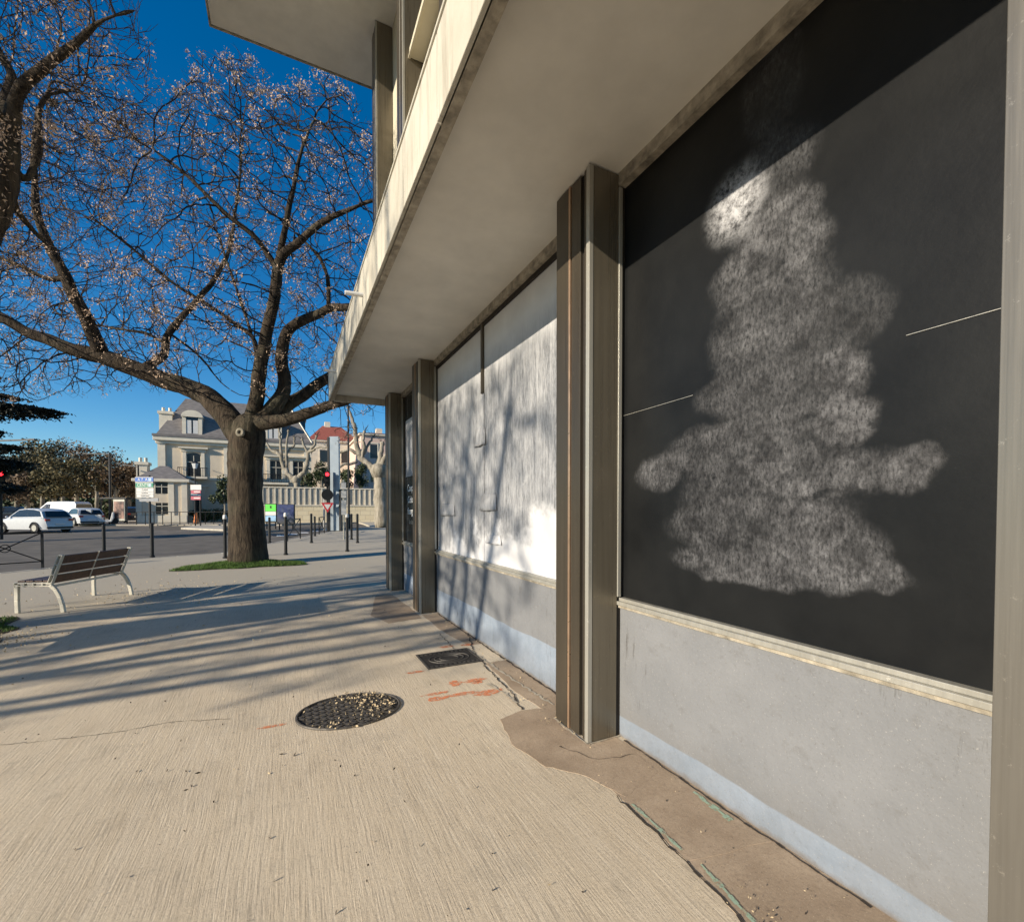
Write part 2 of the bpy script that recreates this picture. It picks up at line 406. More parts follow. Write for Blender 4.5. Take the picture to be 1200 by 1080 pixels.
m_tyre = M('tyre_rubber', (.015, .015, .015), .85, var=.2)
m_tail = M('red_tail_lamp', (.35, .02, .02), .2, var=.05, bump=0)
m_lamp = M('lamp_lens', (.7, .7, .68), .2, var=.05, bump=0)

# ------------------------------------------------------------------ ground, road and pavements
def sheet(name, pts, dz, mat, skirt=0.0, label=None):
    bm = bmesh.new()
    f = bm.faces.new([bm.verts.new((p[0], p[1], 0)) for p in pts])
    for dd in (14.0, 39.0):
        geom = bm.verts[:] + bm.edges[:] + bm.faces[:]
        bmesh.ops.bisect_plane(bm, geom=geom, plane_co=FH * dd, plane_no=FH)
    if skirt:
        be = [e for e in bm.edges if e.is_boundary]
        r = bmesh.ops.extrude_edge_only(bm, edges=be)
        low = set(v for v in r['geom'] if isinstance(v, bmesh.types.BMVert))
    else: low = set()
    for v in bm.verts: v.co.z = rise(v.co.x, v.co.y) + dz - (skirt if v in low else 0)
    bmesh.ops.triangulate(bm, faces=[f for f in bm.faces if len(f.verts) > 4])
    bmesh.ops.recalc_face_normals(bm, faces=bm.faces)
    me = bpy.data.meshes.new(name); bm.to_mesh(me); bm.free(); me.materials.append(mat)
    up = sum(p.normal.z * p.area for p in me.polygons)
    if up < 0: me.flip_normals()
    o = bpy.data.objects.new(name, me); COL.objects.link(o)
    o['kind'] = 'structure'
    if label: o['label'] = label
    return o
sheet('ground', [(-700, -300), (700, -300), (700, 900), (-700, 900)], -.12, m_asph)
E0 = [gnd(x, y) for x, y in ((-220, 692), (0, 672), (150, 656), (262, 648), (318, 637), (352, 630), (392, 622.5))]
edge = [(p.x, p.y) for p in E0]
pav = [(-26, -30), (14, -30), (14, 60)] + [(6.5, 60), (edge[-1][0] + 3.0, edge[-1][1] + 5)] + edge[::-1] + [(-26, edge[0][1] - 9)]
sheet('pavement', pav, 0, m_pave, .14)
kb = MB()
for a, b in zip(E0[:-1], E0[1:]):
    n = max(1, int((b - a).length / 1.0))
    for i in range(n):
        p = a.lerp(b, i / n); q = a.lerp(b, (i + .985) / n)
        off = V((-.07, .09, -.049)); kb.bar(p + off, q + off, .15, .11)
tag(kb.build('kerb', m_kerb, bevel=.01), kind='structure')
fp = [at(x, 600, 37.2) for x in (-120, 60, 160, 270, 330)]
sheet('far_pavement', [(p.x, p.y) for p in fp] + [(4, 44), (9, 47), (30, 50), (30, 90), (-90, 90), (-70, 45)], 0, m_far_pave, .13)
isl = [gnd(x, y, 0) for x, y in ((212, 618), (262, 620), (262, 616), (236, 614.5))]
sheet('traffic_island', [(p.x, p.y) for p in isl], 0, m_kerb, .13)
mk = MB()
for x0 in range(5):                                # zebra bars and a lane line on the far carriageway
    a = gnd(330 + x0 * 13, 627 - x0 * 1.7, -.116)
    mk.poly([a + V((-.25, -1.2, 0)), a + V((.25, -1.2, 0)), a + V((.25, 1.2, 0)), a + V((-.25, 1.2, 0))])
for i in range(9):
    a = gnd(-40 + i * 33, 626.5 - i * .55, -.116); d = V((.94, .33, 0)); n = V((-.33, .94, 0)) * .07
    mk.poly([a - d * .8 - n, a + d * .8 - n, a + d * .8 + n, a - d * .8 + n])
tag(mk.build('road_markings', m_white), kind='structure')

def blob(pts, z, jit=.012, sub=5, seed=1):
    rnd = random.Random(seed); out = []
    for i, p in enumerate(pts):
        q = pts[(i + 1) % len(pts)]
        for k in range(sub):
            t = k / sub; out.append(V((p[0] + (q[0] - p[0]) * t + rnd.uniform(-jit, jit), p[1] + (q[1] - p[1]) * t + rnd.uniform(-jit, jit), z)))
    return out
def slab(name, pts, h, mat, jit=.012, seed=1, label=None):
    b = MB(); b.prism(blob(pts, -.02, jit * .55, 7, seed), (0, 0, 0.02 + h * .22)); o = b.build(name, mat)
    tag(o, label, kind='structure'); return o
slab('edging_base', [(1.66, 2.5), (1.66, 1.9), (1.60, 1.2), (1.50, .3), (1.47, -1.0), (2.13, -1.0), (2.13, 2.5)], .005, m_edging, .010, 12)
slab('edging_slab', [(1.655, 1.93), (1.63, 1.5), (2.1, 1.42), (2.13, 1.9), (2.11, 2.03)], .012, m_edging, .010, 2)
slab('edging_slab', [(1.625, 1.488), (1.56, .93), (1.50, .55), (2.12, .50), (2.12, 1.0), (2.11, 1.405)], .011, m_edging, .010, 3)
slab('edging_slab', [(1.49, .535), (1.45, -1.2), (2.12, -1.2), (2.12, .48)], .012, m_edging, .010, 4)
g = [gnd(x, y) for x, y in ((586, 843), (600, 872), (640, 898), (690, 910), (732, 933), (772, 905), (722, 862), (693, 873), (655, 849), (652, 828), (612, 832))]
slab('edging_patch', [(p.x, p.y) for p in g], .010, m_edging, .012, 5)
slab('edging_strip', [(1.86, 3.06), (1.80, 3.6), (1.86, 4.42), (2.12, 4.42), (2.12, 3.06)], .009, m_edging, .015, 6)
slab('edging_strip', [(1.93, 5.1), (1.84, 6.0), (1.86, 6.9), (2.12, 6.9), (2.12, 5.1)], .009, m_edging, .015, 7)
g = [gnd(x, y) for x, y in ((440, 712), (505, 720), (512, 700), (465, 695))]
slab('edging_patch', [(1.15, 7.2), (1.3, 6.6), (1.80, 6.7), (1.82, 7.6), (1.8, 8.8), (1.5, 8.9)], .008, m_edging, .02, 8)

def crack(name, pts, w, mat, z=.003, jit=.012, seed=3, kind='structure'):
    rnd = random.Random(seed); P = []
    for a, b in zip(pts[:-1], pts[1:]):
        a = V(a); b = V(b); n = max(2, int((b - a).length / .04))
        for i in range(n): P.append(a.lerp(b, i / n) + V((rnd.uniform(-jit, jit), rnd.uniform(-jit, jit), 0)))
    P.append(V(pts[-1])); m = MB()
    for i in range(len(P) - 1):
        t = (P[i + 1] - P[i]); t.normalize(); n = V((-t.y, t.x, 0))
        w0 = w * rnd.uniform(.35, 1.2) / 2
        m.poly([P[i] - n * w0 + V((0, 0, z)), P[i + 1] - n * w0 + V((0, 0, z)), P[i + 1] + n * w0 + V((0, 0, z)), P[i] + n * w0 + V((0, 0, z))])
    o = m.build(name, mat); o['kind'] = kind; return o
def gp(*l): return [tuple(gnd(x, y)) for x, y in l]
crack('pavement_crack', gp((0, 873), (70, 866), (140, 857), (200, 846), (270, 842)), .006, m_crack, seed=1)
crack('pavement_crack', [(1.64, 2.02, 0), (1.62, 1.5, 0), (1.545, .95, 0), (1.48, .5, 0), (1.43, -.5, 0)], .013, m_crack, .0068, seed=2)
crack('pavement_crack', gp((655, 874), (690, 888), (712, 890), (745, 884)), .005, m_crack, .0066, seed=4)
crack('pavement_crack', gp((548, 742), (556, 765), (570, 782), (600, 812), (612, 832)), .014, m_crack, .0066, seed=5)
crack('pavement_crack', gp((515, 742), (530, 758), (545, 770)), .010, m_crack, .004, seed=6)
crack('pavement_crack', [(2.10, 1.0, 0), (2.09, 1.6, 0), (2.095, 2.5, 0)], .014, m_crack, .0064, .006, seed=7)
crack('pavement_crack', [(2.10, 3.1, 0), (2.09, 5, 0), (2.095, 6.9, 0)], .02, m_crack, .0062, .008, seed=7)
crack('green_paint_line', [(1.675, 1.93, 0), (1.665, 1.72, 0), (1.655, 1.56, 0)], .022, m_green, .0076, .002, seed=8)
crack('green_paint_line', [(1.665, 1.46, 0), (1.62, 1.2, 0), (1.585, .95, 0), (1.55, .6, 0)], .024, m_green, .0076, .002, seed=9)
crack('green_paint_line', [(2.06, 1.86, 0), (2.04, 1.6, 0)], .035, m_green, .0076, .006, seed=12)
crack('mortar_line', gp((571, 801), (590, 812), (606, 824)), .035, m_mortar, .0072, seed=10)
crack('mortar_line', gp((560, 768), (600, 796), (648, 826)), .03, m_mortar, .0072, seed=11)

crack('mortar_line', [(1.832, 2.565, 0), (1.83, 2.8, 0), (1.834, 3.01, 0)], .014, m_mortar, .0078, .004, seed=31)
crack('mortar_line', [(1.84, 2.562, 0), (2.0, 2.56, 0), (2.10, 2.562, 0)], .012, m_mortar, .0078, .004, seed=32)
om = MB()
rnd = random.Random(4)
for px, py, w, h in ((524, 757, .10, .03), (548, 755, .08, .03), (533, 800, .075, .045), (556, 797, .12, .03), (512, 812, .14, .02), (513, 818, .12, .03), (545, 812, .14, .025), (572, 811, .16, .04), (560, 799, .06, .03), (487, 787, .10, .02), (372, 846, .05, .02), (320, 850, .10, .015)):
    c = gnd(px, py, .0035); pts = []
    for k in range(12):
        a = 6.283 * k / 12; rr = rnd.uniform(.7, 1.15)
        pts.append(c + V((math.cos(a) * w * rr, math.sin(a) * h * 1.5 * rr, 0)))
    c2 = om.poly(pts)
tag(om.build('orange_paint_marks', m_orange), kind='structure')

# ------------------------------------------------------------------ covers in the pavement
mh = thing('manhole_cover', 'round cast iron manhole cover full of dry leaves in the pavement', 'manhole cover', gnd(410, 832))
c0 = gnd(410, 832)
b = MB(); b.tube([c0 + V((0, 0, -.03)), c0 + V((0, 0, .004))], .375, 40); b.build('cover_base', m_iron_b, mh)
b = MB()
ring = [c0 + V((math.cos(a) * .367, math.sin(a) * .367, .006)) for a in [6.2832 * i / 48 for i in range(49)]]
b.tube(ring, .010, 6, False); b.build('rim', m_iron, mh)
b = MB(); rnd = random.Random(6)
for i in range(-9, 10):
    for j in range(-9, 10):
        x = i * .047; y = j * .044 + (.022 if i % 2 else 0)
        if math.hypot(x, y) < .335:
            ang = .5 if (i + j) % 2 else -.5
            d = V((math.cos(ang), math.sin(ang), 0)) * .022; n = V((-d.y, d.x, 0)).normalized() * .013
            p = c0 + V((x, y, .004)); b.prism([p - d - n, p + d - n, p + d + n, p - d + n], (0, 0, .007))
b.build('tread_blocks', m_iron, mh)
b = MB()
for i in range(620):
    a = rnd.uniform(0, 6.283); rr = .35 * math.sqrt(rnd.random())
    x = math.cos(a) * rr; y = math.sin(a) * rr
    if rnd.random() < .25 + .75 * (x + .5 * y > .06) + .5 * (rr > .34): b.leaf(c0 + V((x, y, .013 + rnd.random() * .008)), rnd.uniform(.006, .015), rnd, .5)
tag(b.build('leaf_bits', m_litter), 'dry leaf bits caught on the round manhole cover', 'leaf litter', kind='stuff')
mh.scale = (1.06, .86, 1)
s0 = V((1.57, 4.75, 0))
sq = thing('drain_cover', 'rectangular patterned iron cover beside the grey plinth', 'drain cover', s0)
b = MB(); b.box(1.27, 1.87, 4.49, 5.0, -.03, .004); b.build('cover_base', m_iron_b, sq)
b = MB()
for x0, x1, y0, y1 in ((1.27, 1.87, 4.49, 4.51), (1.27, 1.87, 4.98, 5.0), (1.27, 1.29, 4.512, 4.978), (1.85, 1.87, 4.512, 4.978)): b.box(x0, x1, y0, y1, .0045, .009)
for i in range(11): b.box(1.31 + i * .05, 1.335 + i * .05, 4.53, 4.56, .0045, .009); b.box(1.31 + i * .05, 1.335 + i * .05, 4.93, 4.96, .0045, .009)
for rr in (.07, .11, .15):
    b.tube([V((1.57 + math.cos(a) * rr * 1.45, 4.745 + math.sin(a) * rr * 1.05, .006)) for a in [6.2832 * i / 32 for i in range(33)]], .006, 5, False)
b.build('raised_pattern', m_iron, sq)

# ------------------------------------------------------------------ the commercial building
WX_, CXF = 2.12, 1.84
B = thing('commercial_building', 'pale concrete commercial building with bronze columns, deep overhang and blanked shop windows', 'building', (WX_, 4, 0))
YS, YE = -6.0, 9.67
cols = [-2.26, .16, 2.58, 7.0, 9.25]
def part(name, fn, mat, parent=B, **k):
    m = MB(); fn(m); return m.build(name, mat, parent, **k)
bays = [(-6.0, -2.26), (-1.84, .16), (.58, 2.58), (3.0, 7.0), (7.42, 9.25)]
for y0, y1 in bays:
    w = part('plinth', lambda m: m.box(WX_, 2.4, y0, y1, -.1, .914), m_wall)
    sl = part('window_sill', lambda m: (m.box(2.085, 2.3, y0 + .002, y1 - .002, .935, .962), m.box(2.105, 2.3, y0 + .002, y1 - .002, .962, .985)), m_alu, bevel=.003)
    part('sill_mortar', lambda m: m.box(2.10, 2.3, y0 + .002, y1 - .002, .915, .933), m_under)
    part('window_head', lambda m: m.box(2.085, 2.3, y0 + .002, y1 - .002, 3.84, 3.925), m_under)
for y0, y1 in ((-6.0, -2.26), (-1.84, .16)):
    part('window', lambda m: m.box(2.145, 2.25, y0, y1, .986, 3.84), m_glass)
part('window_panel', lambda m: m.box(2.145, 2.25, .58, 2.58, .986, 3.84), m_panel)['label'] = 'black window panel with painted grey cloudy reflections'
for q0, q1 in (((728, 488), (812, 463)), ((1062, 393), (1174, 361))):
    part('wire', lambda m: m.bar(atX(*q0, 2.1415), atX(*q1, 2.1415), .002, .0024, V((0, 0, 1))), m_alu)

part('film_panel', lambda m: m.box(2.145, 2.25, 3.0, 5.12, .986, 3.84), m_film)
part('film_panel', lambda m: m.box(2.145, 2.25, 5.18, 7.0, .986, 3.84), m_film)
part('mullion', lambda m: m.box(2.12, 2.26, 5.12, 5.18, 3.0, 3.838), m_bronze)
part('mullion', lambda m: m.box(2.138, 2.26, 5.121, 5.179, .987, 2.998), m_film)
part('head_track', lambda m: m.box(2.125, 2.144, 3.0, 7.0, 3.79, 3.838), m_bronze_d)
# third bay: dark glass with lettering
part('window', lambda m: m.box(2.145, 2.25, 7.42, 9.25, .986, 3.84), m_glass)
for y_ in (7.43, 9.19): part('window_frame', lambda m: m.box(2.11, 2.144, y_, y_ + .05, .987, 3.838), m_bronze)
part('reflection_sheet', lambda m: m.box(2.138, 2.144, 8.35, 9.12, 2.25, 3.35), m_film)  # pale sheet stands in for reflections on the glass
def text(body, y, z, size, mat, parent, name='lettering', x=2.13, rot=(R(90), 0, R(-90)), al='CENTER', ext=.001):
    cu = bpy.data.curves.new(name, 'FONT'); cu.body = body; cu.size = size; cu.extrude = ext; cu.align_x = al; cu.align_y = 'CENTER'
    cu.materials.append(mat); o = bpy.data.objects.new(name, cu); COL.objects.link(o)
    base = V((0, 0, 0)); p = parent
    while p is not None: base = base + p.location; p = p.parent
    me = bpy.data.meshes.new_from_object(o); bpy.data.objects.remove(o); o = bpy.data.objects.new(name, me); COL.objects.link(o)
    o.parent = parent; o.location = V((x, y, z)) - base; o.rotation_euler = rot; return o
for w_, z in (('Coupe', 2.02), ('Color', 1.80), ('frange', 1.58), ('Barbe', 1.38)):
    text(w_, 8.70, z, .19 if w_ != 'Barbe' else .13, m_letter if w_ != 'Barbe' else m_alu, B)
# columns
for y in cols:
    c = thing('column', None, None); del_ = c
    c.parent = B; c.location = V((1.98, y + .21, 0)) - B.location
    f = y + .42
    def L(name, mat, *bx):
        m = MB()
        for q in bx: m.box(*q)
        # parent chain is building > column: build() adds both offsets
        return m.build(name, mat, c, bevel=.002)
    L('core', m_bronze_d, (1.875, 2.3, y + .004, f - .004, 0, 3.915))
    mb_ = m_post if abs(y - .16) < .01 else m_bronze
    L('cladding', mb_, (1.852, 1.874, y + .115, y + .225, .005, 3.912), (1.846, 1.874, y + .262, f, .005, 3.912))
    L('lit_side_sheet', m_post if abs(y - .16) < .01 else m_bronze_lit, (1.878, 2.085, y - .004, y + .003, .005, 3.912), (1.878, 2.085, f - .003, f + .004, .005, 3.912))
    L('edge_trim', m_alu, (1.84, 1.874, y - .006, y + .032, .005, 3.912), (2.088, 2.116, y - .012, y + .003, .992, 3.83))
    L('flute', m_bronze, (1.852, 1.874, y + .036, y + .07, .005, 3.912))
    L('accent_strip', m_copper, (1.845, 1.874, y + .236, y + .258, .005, 3.912))
# overhang, fascia panels, soffit
part('soffit', lambda m: m.box(.90, 2.5, YS, 9.93, 3.925, 4.12), m_soffit)
part('drip_edge', lambda m: (m.box(.815, .885, YS, 9.98, 3.80, 3.823), m.box(.885, .897, YS, 9.98, 3.84, 4.1)), m_under)
part('drip_groove', lambda m: m.box(.83, .884, YS, 9.97, 3.824, 4.1), m_bronze_d)
ys = [YS, -4.68, -2.26, .16, 2.58, 5.0, 7.42, 10.0]
for a, c in zip(ys[:-1], ys[1:]):
    part('fascia_panel', lambda m: m.box(.79, .828, a + .004, c - .004, 3.80, 4.30) if True else None, m_fascia, bevel=.006)
part('fascia_panel', lambda m: m.box(.90, 2.55, 9.94, 10.0, 3.80, 4.30), m_fascia, bevel=.006)
part('fascia_coping', lambda m: m.box(.78, .95, YS, 10.02, 4.304, 4.33), m_fascia, bevel=.008)
for y, z in ((5.35, 3.98), (8.45, 3.98)):
    part('drain_spout', lambda m: m.tube([V((.83, y, z)), V((.60, y, z - .012))], .024, 12), m_white, smooth=False)
# upper storeys
UX = 1.95
part('upper_wall', lambda m: (m.box(UX, 2.6, YS, 7.2, 4.13, 8.36), m.box(UX, 2.6, 7.201, YE, 4.13, 10.98)), m_cream)
part('upper_wall', lambda m: m.box(UX, 2.6, YS, 7.2, 10.25, 10.98), m_cream)
part('end_wall', lambda m: m.box(2.41, 14, YE - .3, YE, -.1, 10.98), m_cream)
part('back_wall', lambda m: m.box(13.7, 14, YS, YE - .301, -.1, 10.98), m_cream)
ucols = [-4.68, -2.26, .16, 2.58, 4.79, 7.0, 9.25]
for i, y in enumerate(ucols):
    c = thing('upper_column', None, None); c.parent = B; c.location = V((1.8, y + .21, 4.2)) - B.location
    f = y + .42
    def L(name, mat, *bx):
        m = MB()
        for q in bx: m.box(*q)
        return m.build(name, mat, c, bevel=.002)
    L('core', m_bronze_d, (1.655, 1.945, y + .004, f - .004, 4.2, 10.975))
    L('cladding', m_bronze, (1.632, 1.654, y + .115, y + .225, 4.2, 10.97), (1.626, 1.654, y + .262, f, 4.2, 10.97))
    L('lit_side_sheet', m_bronze_lit, (1.658, 1.94, y - .004, y + .003, 4.2, 10.97), (1.658, 1.94, f - .003, f + .004, 4.2, 10.97))
    L('edge_trim', m_alu, (1.62, 1.654, y - .006, y + .032, 4.2, 10.97), (1.632, 1.654, y + .236, y + .258, 4.2, 10.97))
    if i < len(ucols) - 2:
        y2 = ucols[i + 1]
        part('window_ledge', lambda m: (m.box(1.72, UX, f + .01, y2 - .01, 8.365, 8.50), m.box(1.70, 1.735, f + .01, y2 - .01, 8.34, 8.362)), m_cream, bevel=.005)
        part('upper_window', lambda m: m.box(UX + .06, 2.3, f, y2, 8.502, 10.248), m_glass)
        part('window_bar', lambda m: m.box(UX + .01, UX + .058, (f + y2) / 2 - .03, (f + y2) / 2 + .03, 8.502, 10.248), m_bronze)
part('roof_slab', lambda m: m.box(-1.22, 14.2, YS - .5, 10.75, 10.985, 11.35), m_soffit, bevel=.02)
part('roof_edge', lambda m: (m.box(-1.245, -1.222, YS - .5, 10.775, 10.96, 11.42), m.box(-1.22, 14.2, 10.752, 10.775, 10.96, 11.42)), m_under)

# small torn notices stuck on the white film
def notice(px, py, w, h, label, seed):
    c = atX(px, py, 2.132); rnd = random.Random(seed)
    root = thing('paper_notice', label, 'paper notice', c, 'torn notices on the white window film')
    m = MB(); n = 6; vs = []
    for i in range(n + 1):
        for j in range(n + 1):
            u = i / n; v = j / n
            vs.append(c + V((-.008 * math.sin(u * 3.1) * (1 - v) - .012 * (1 - v) ** 2 + .006, (u - .5) * w * (1 + .25 * (1 - v)), (v - .5) * h + rnd.uniform(-.006, .006))))
    fs = [(i * (n + 1) + j, (i + 1) * (n + 1) + j, (i + 1) * (n + 1) + j + 1, i * (n + 1) + j + 1) for i in range(n) for j in range(n)]
    m.add(vs, fs); o = m.build('sheet', m_film, root, smooth=True)
    so = o.modifiers.new('s', 'SOLIDIFY'); so.thickness = .002
    if False: MB().bar(c + V((-.012, -w * .05, -h / 2)), c + V((-.008, -w * .05, h / 2)), .006, .004, V((0, 1, 0))).build('fold_shadow_strip', m_bronze_d, root)
    if False: MB().bar(c + V((-.008, -w * .5, -h / 2 - .006)), c + V((-.008, w * .5, -h / 2 - .006)), .006, .008).build('tape_edge', m_alu, root)
notice(524, 597, .55, .17, 'curled white paper notice low on the film, next to the second column', 1)
notice(572, 588, .40, .20, 'curled white paper notice at the middle of the white film', 2)
notice(562, 512, .30, .22, 'torn white paper notice stuck highest on the white film', 3)
notice(578, 632, .36, .10, 'small white paper notice just above the sill of the film window', 4)

# ------------------------------------------------------------------ trees
def colonize(nodes, par, attrs, step, kill, infl, iters, rnd, droop=0.0):
    near = [(1e9, -1)] * len(attrs); start = 0
    alive = list(range(len(attrs)))
    kids = {}
    for it in range(iters):
        if start >= len(nodes): break
        kd = kdtree.KDTree(len(nodes) - start)
        for i in range(start, len(nodes)): kd.insert(nodes[i], i)
        kd.balance()
        acc = {}; nxt = []
        for a in alive:
            co, i, d = kd.find(attrs[a])
            if d < near[a][0]: near[a] = (d, i)
            d, i = near[a]
            if d < kill: continue
            nxt.append(a)
            if d < infl:
                v = (attrs[a] - nodes[i]).normalized()
                acc[i] = acc.get(i, V((0, 0, 0))) + v
        alive = nxt; start = len(nodes)
        for i, v in acc.items():
            if v.length < .05: v = V((rnd.gauss(0, 1), rnd.gauss(0, 1), rnd.gauss(0, 1)))
            v = v.normalized() + V((rnd.gauss(0, .22), rnd.gauss(0, .22), rnd.gauss(0, .22) - droop))
            if par[i] >= 0: v += (nodes[i] - nodes[par[i]]).normalized() * .45
            p = nodes[i] + v.normalized() * step
            if any((p - q).length < step * .45 for q in kids.get(i, ())): continue
            kids.setdefault(i, []).append(p)
            nodes.append(p); par.append(i)
    return nodes, par

def limb(nodes, par, rad, pts, radii, start=-1, step=.25, wob=.02, rnd=random):
    idx = start; out = []
    P = [V(p) for p in pts]
    for k in range(len(P) - 1):
        n = max(1, int((P[k + 1] - P[k]).length / step))
        # Catmull-Rom for gentle curves
        p0 = P[max(k - 1, 0)]; p1 = P[k]; p2 = P[k + 1]; p3 = P[min(k + 2, len(P) - 1)]
        for i in range(n + (1 if k == len(P) - 2 else 0)):
            t = i / n
            q = .5 * ((2 * p1) + (p2 - p0) * t + (2 * p0 - 5 * p1 + 4 * p2 - p3) * t * t + (3 * p1 - p0 - 3 * p2 + p3) * t ** 3)
            r = radii[k] + (radii[k + 1] - radii[k]) * t
            if start >= 0 and k == 0 and i == 0: continue
            q = q + V((rnd.gauss(0, wob), rnd.gauss(0, wob), rnd.gauss(0, wob))) * min(1, r * 8)
            nodes.append(q); par.append(idx); rad.append(r); idx = len(nodes) - 1; out.append(idx)
    return out
def nearest(nodes, p): return min(range(len(nodes)), key=lambda i: (nodes[i] - V(p)).length_squared)

def tree_mesh(root, nodes, par, minr, rnd, tip=.0055, pod=.5, pods_n=9, podsize=.024, mt=m_bark, flare=True, expo=2.5, cap=.05, shoots=2, mtw=None):
    n = len(nodes); ch = [[] for _ in range(n)]
    for i, p in enumerate(par):
        if p >= 0: ch[p].append(i)
    rr = [0.0] * n
    for i in range(n - 1, -1, -1):
        s = sum(rr[c] ** expo for c in ch[i])
        r = max(tip, s ** (1 / expo)) if ch[i] else tip
        if i < len(minr): r = max(minr[i], 0)
        else: r = min(r, cap)
        rr[i] = r
    # children never thicker than their parent
    for i in range(n):
        if par[i] >= 0 and rr[i] > rr[par[i]] * .96 and i >= len(minr): rr[i] = rr[par[i]] * .96
    thick = MB(); thin = MB(); seen = [False] * n
    starts = [i for i in range(n) if par[i] < 0]
    stack = [(s, None) for s in starts]
    while stack:
        s, pre = stack.pop(); chain = [s]; c = s
        while ch[c]:
            big = max(ch[c], key=lambda k: rr[k])
            for k in ch[c]:
                if k != big: stack.append((k, c))
            c = big; chain.append(c)
        pts = [nodes[i] for i in chain]; rs = [rr[i] for i in chain]
        if pre is not None: pts = [nodes[pre]] + pts; rs = [min(rr[pre], rs[0] * 1.25)] + rs
        # split where it gets thin
        cut = next((k for k, r in enumerate(rs) if r < .022), len(rs))
        if cut > 1: thick.tube(pts[:cut + 1], rs[:cut + 1], 12 if rs[0] > .2 else 7, True)
        if cut < len(rs) - 1 or cut <= 1:
            k0 = max(cut - 0, 0) if cut > 1 else 0
            if len(pts[k0:]) > 1: thin.tube(pts[k0:], rs[k0:], 3, False)
    pods = MB()
    for i in range(len(minr), n):
        if rr[i] < .014 and par[i] >= 0:
            for _ in range(shoots):
                if rnd.random() < .6:
                    d = (nodes[i] - nodes[par[i]]).normalized(); d = (d + V((rnd.gauss(0, .6), rnd.gauss(0, .6), rnd.gauss(.12, .5)))).normalized()
                    L = rnd.uniform(.14, .42); p1 = nodes[i] + d * L * .5; p2 = p1 + (d + V((rnd.gauss(0, .3), rnd.gauss(0, .3), rnd.uniform(-.1, .5)))).normalized() * L * .5
                    thin.tube([nodes[i], p1, p2], [.0045, .0036, .0024], 3, False)
                    if par[i] >= len(minr) and rnd.random() < pod * max(0, -.25 + 6.0 * noise.noise(nodes[i] * 1.0)):
                        q = p2 + V((0, 0, -.03))
                        for _k in range(int(rnd.uniform(.4, 1.5) * pods_n)):
                            pods.leaf(q + V((rnd.gauss(0, .055), rnd.gauss(0, .055), rnd.gauss(0, .065))), rnd.uniform(.6, 1.2) * podsize, rnd, .38)
    t = thick.build('trunk', mt, root, smooth=True)
    if flare:
        tx = bpy.data.textures.new('bark_relief', 'CLOUDS'); tx.noise_scale = .16; tx.noise_depth = 3
        sb = t.modifiers.new('sub', 'SUBSURF'); sb.levels = 1; sb.render_levels = 1
        dp = t.modifiers.new('disp', 'DISPLACE'); dp.texture = tx; dp.strength = .05; dp.texture_coords = 'GLOBAL'
    thin.build('twigs', mtw or m_twig, root)
    if pods.v: pods.build('seed_pods', m_pods, root)
    return rr

def inside(x, y, poly):
    c = False; n = len(poly)
    for i in range(n):
        x1, y1 = poly[i]; x2, y2 = poly[(i + 1) % n]
        if (y1 > y) != (y2 > y) and x < (x2 - x1) * (y - y1) / (y2 - y1) + x1: c = not c
    return c

rt = random.Random(21)
D = 13.9
base = gnd(291, 661); D = depth(base)
T = thing('street_tree', 'big bare street tree with a furrowed trunk standing in a grass patch', 'tree', base, 'bare trees along the square')
nodes, par, rad = [], [], []
k = D / F * .85
tr = limb(nodes, par, rad, [base + V((0, 0, -.15)), at(291, 652, D), at(290, 630, D), at(288, 590, D), at(287, 550, D), at(289, 520, D), at(294, 496, D)],
          [29 * k, 26 * k, 24 * k, 22.5 * k, 22 * k, 23.5 * k, 22 * k], rnd=rt, wob=.01)
top = tr[-1]; t2 = tr[-3]
LA = limb(nodes, par, rad, [nodes[t2], at(262, 482, D), at(240, 462, D + .1), at(205, 450, D + .1), at(165, 436, D), at(120, 418, D - .3), at(85, 410, D - .5), at(40, 392, D - .7), at(0, 372, D - .9), at(-60, 350, D - 1), at(-130, 330, D - 1.2)],
          [19 * k, 16 * k, 13.5 * k, 12.5 * k, 11.5 * k, 10.5 * k, 8.5 * k, 7 * k, 6 * k, 4.5 * k, 2.5 * k], t2, rnd=rt)
def br(from_pts, pts, radii, src=None):
    s = nearest(nodes, from_pts); return limb(nodes, par, rad, [nodes[s]] + pts, radii, s, rnd=rt)
k1 = k
A1 = br(at(118, 416, D - .3), [at(106, 385, D - .6), at(95, 360, D - .9), at(76, 325, D - 1.2), at(60, 294, D - 1.4), at(47, 262, D - 1.6), at(40, 220, D - 1.8), at(42, 150, D - 2), at(60, 95, D - 2.2)],
        [9.5 * k, 8.5 * k, 7.5 * k, 6.5 * k, 5.5 * k, 4.5 * k, 3.5 * k, 2.5 * k, 1.2 * k])
A2 = br(at(170, 438, D), [at(190, 420, D + .4), at(198, 390, D + .7), at(227, 357, D + 1), at(247, 333, D + 1.2), at(268, 295, D + 1.5), at(275, 250, D + 1.7), at(282, 200, D + 1.8), at(285, 140, D + 2)],
        [6.5 * k, 6 * k, 5.5 * k, 4.5 * k, 4 * k, 3.2 * k, 2.5 * k, 1.6 * k, .9 * k])
A3 = br(nodes[A1[len(A1) // 4]], [at(55, 328, D - 1), at(25, 312, D - 1.2), at(-10, 298, D - 1.4), at(-60, 270, D - 1.6)], [3.5 * k, 3 * k, 2.6 * k, 2 * k, 1 * k])
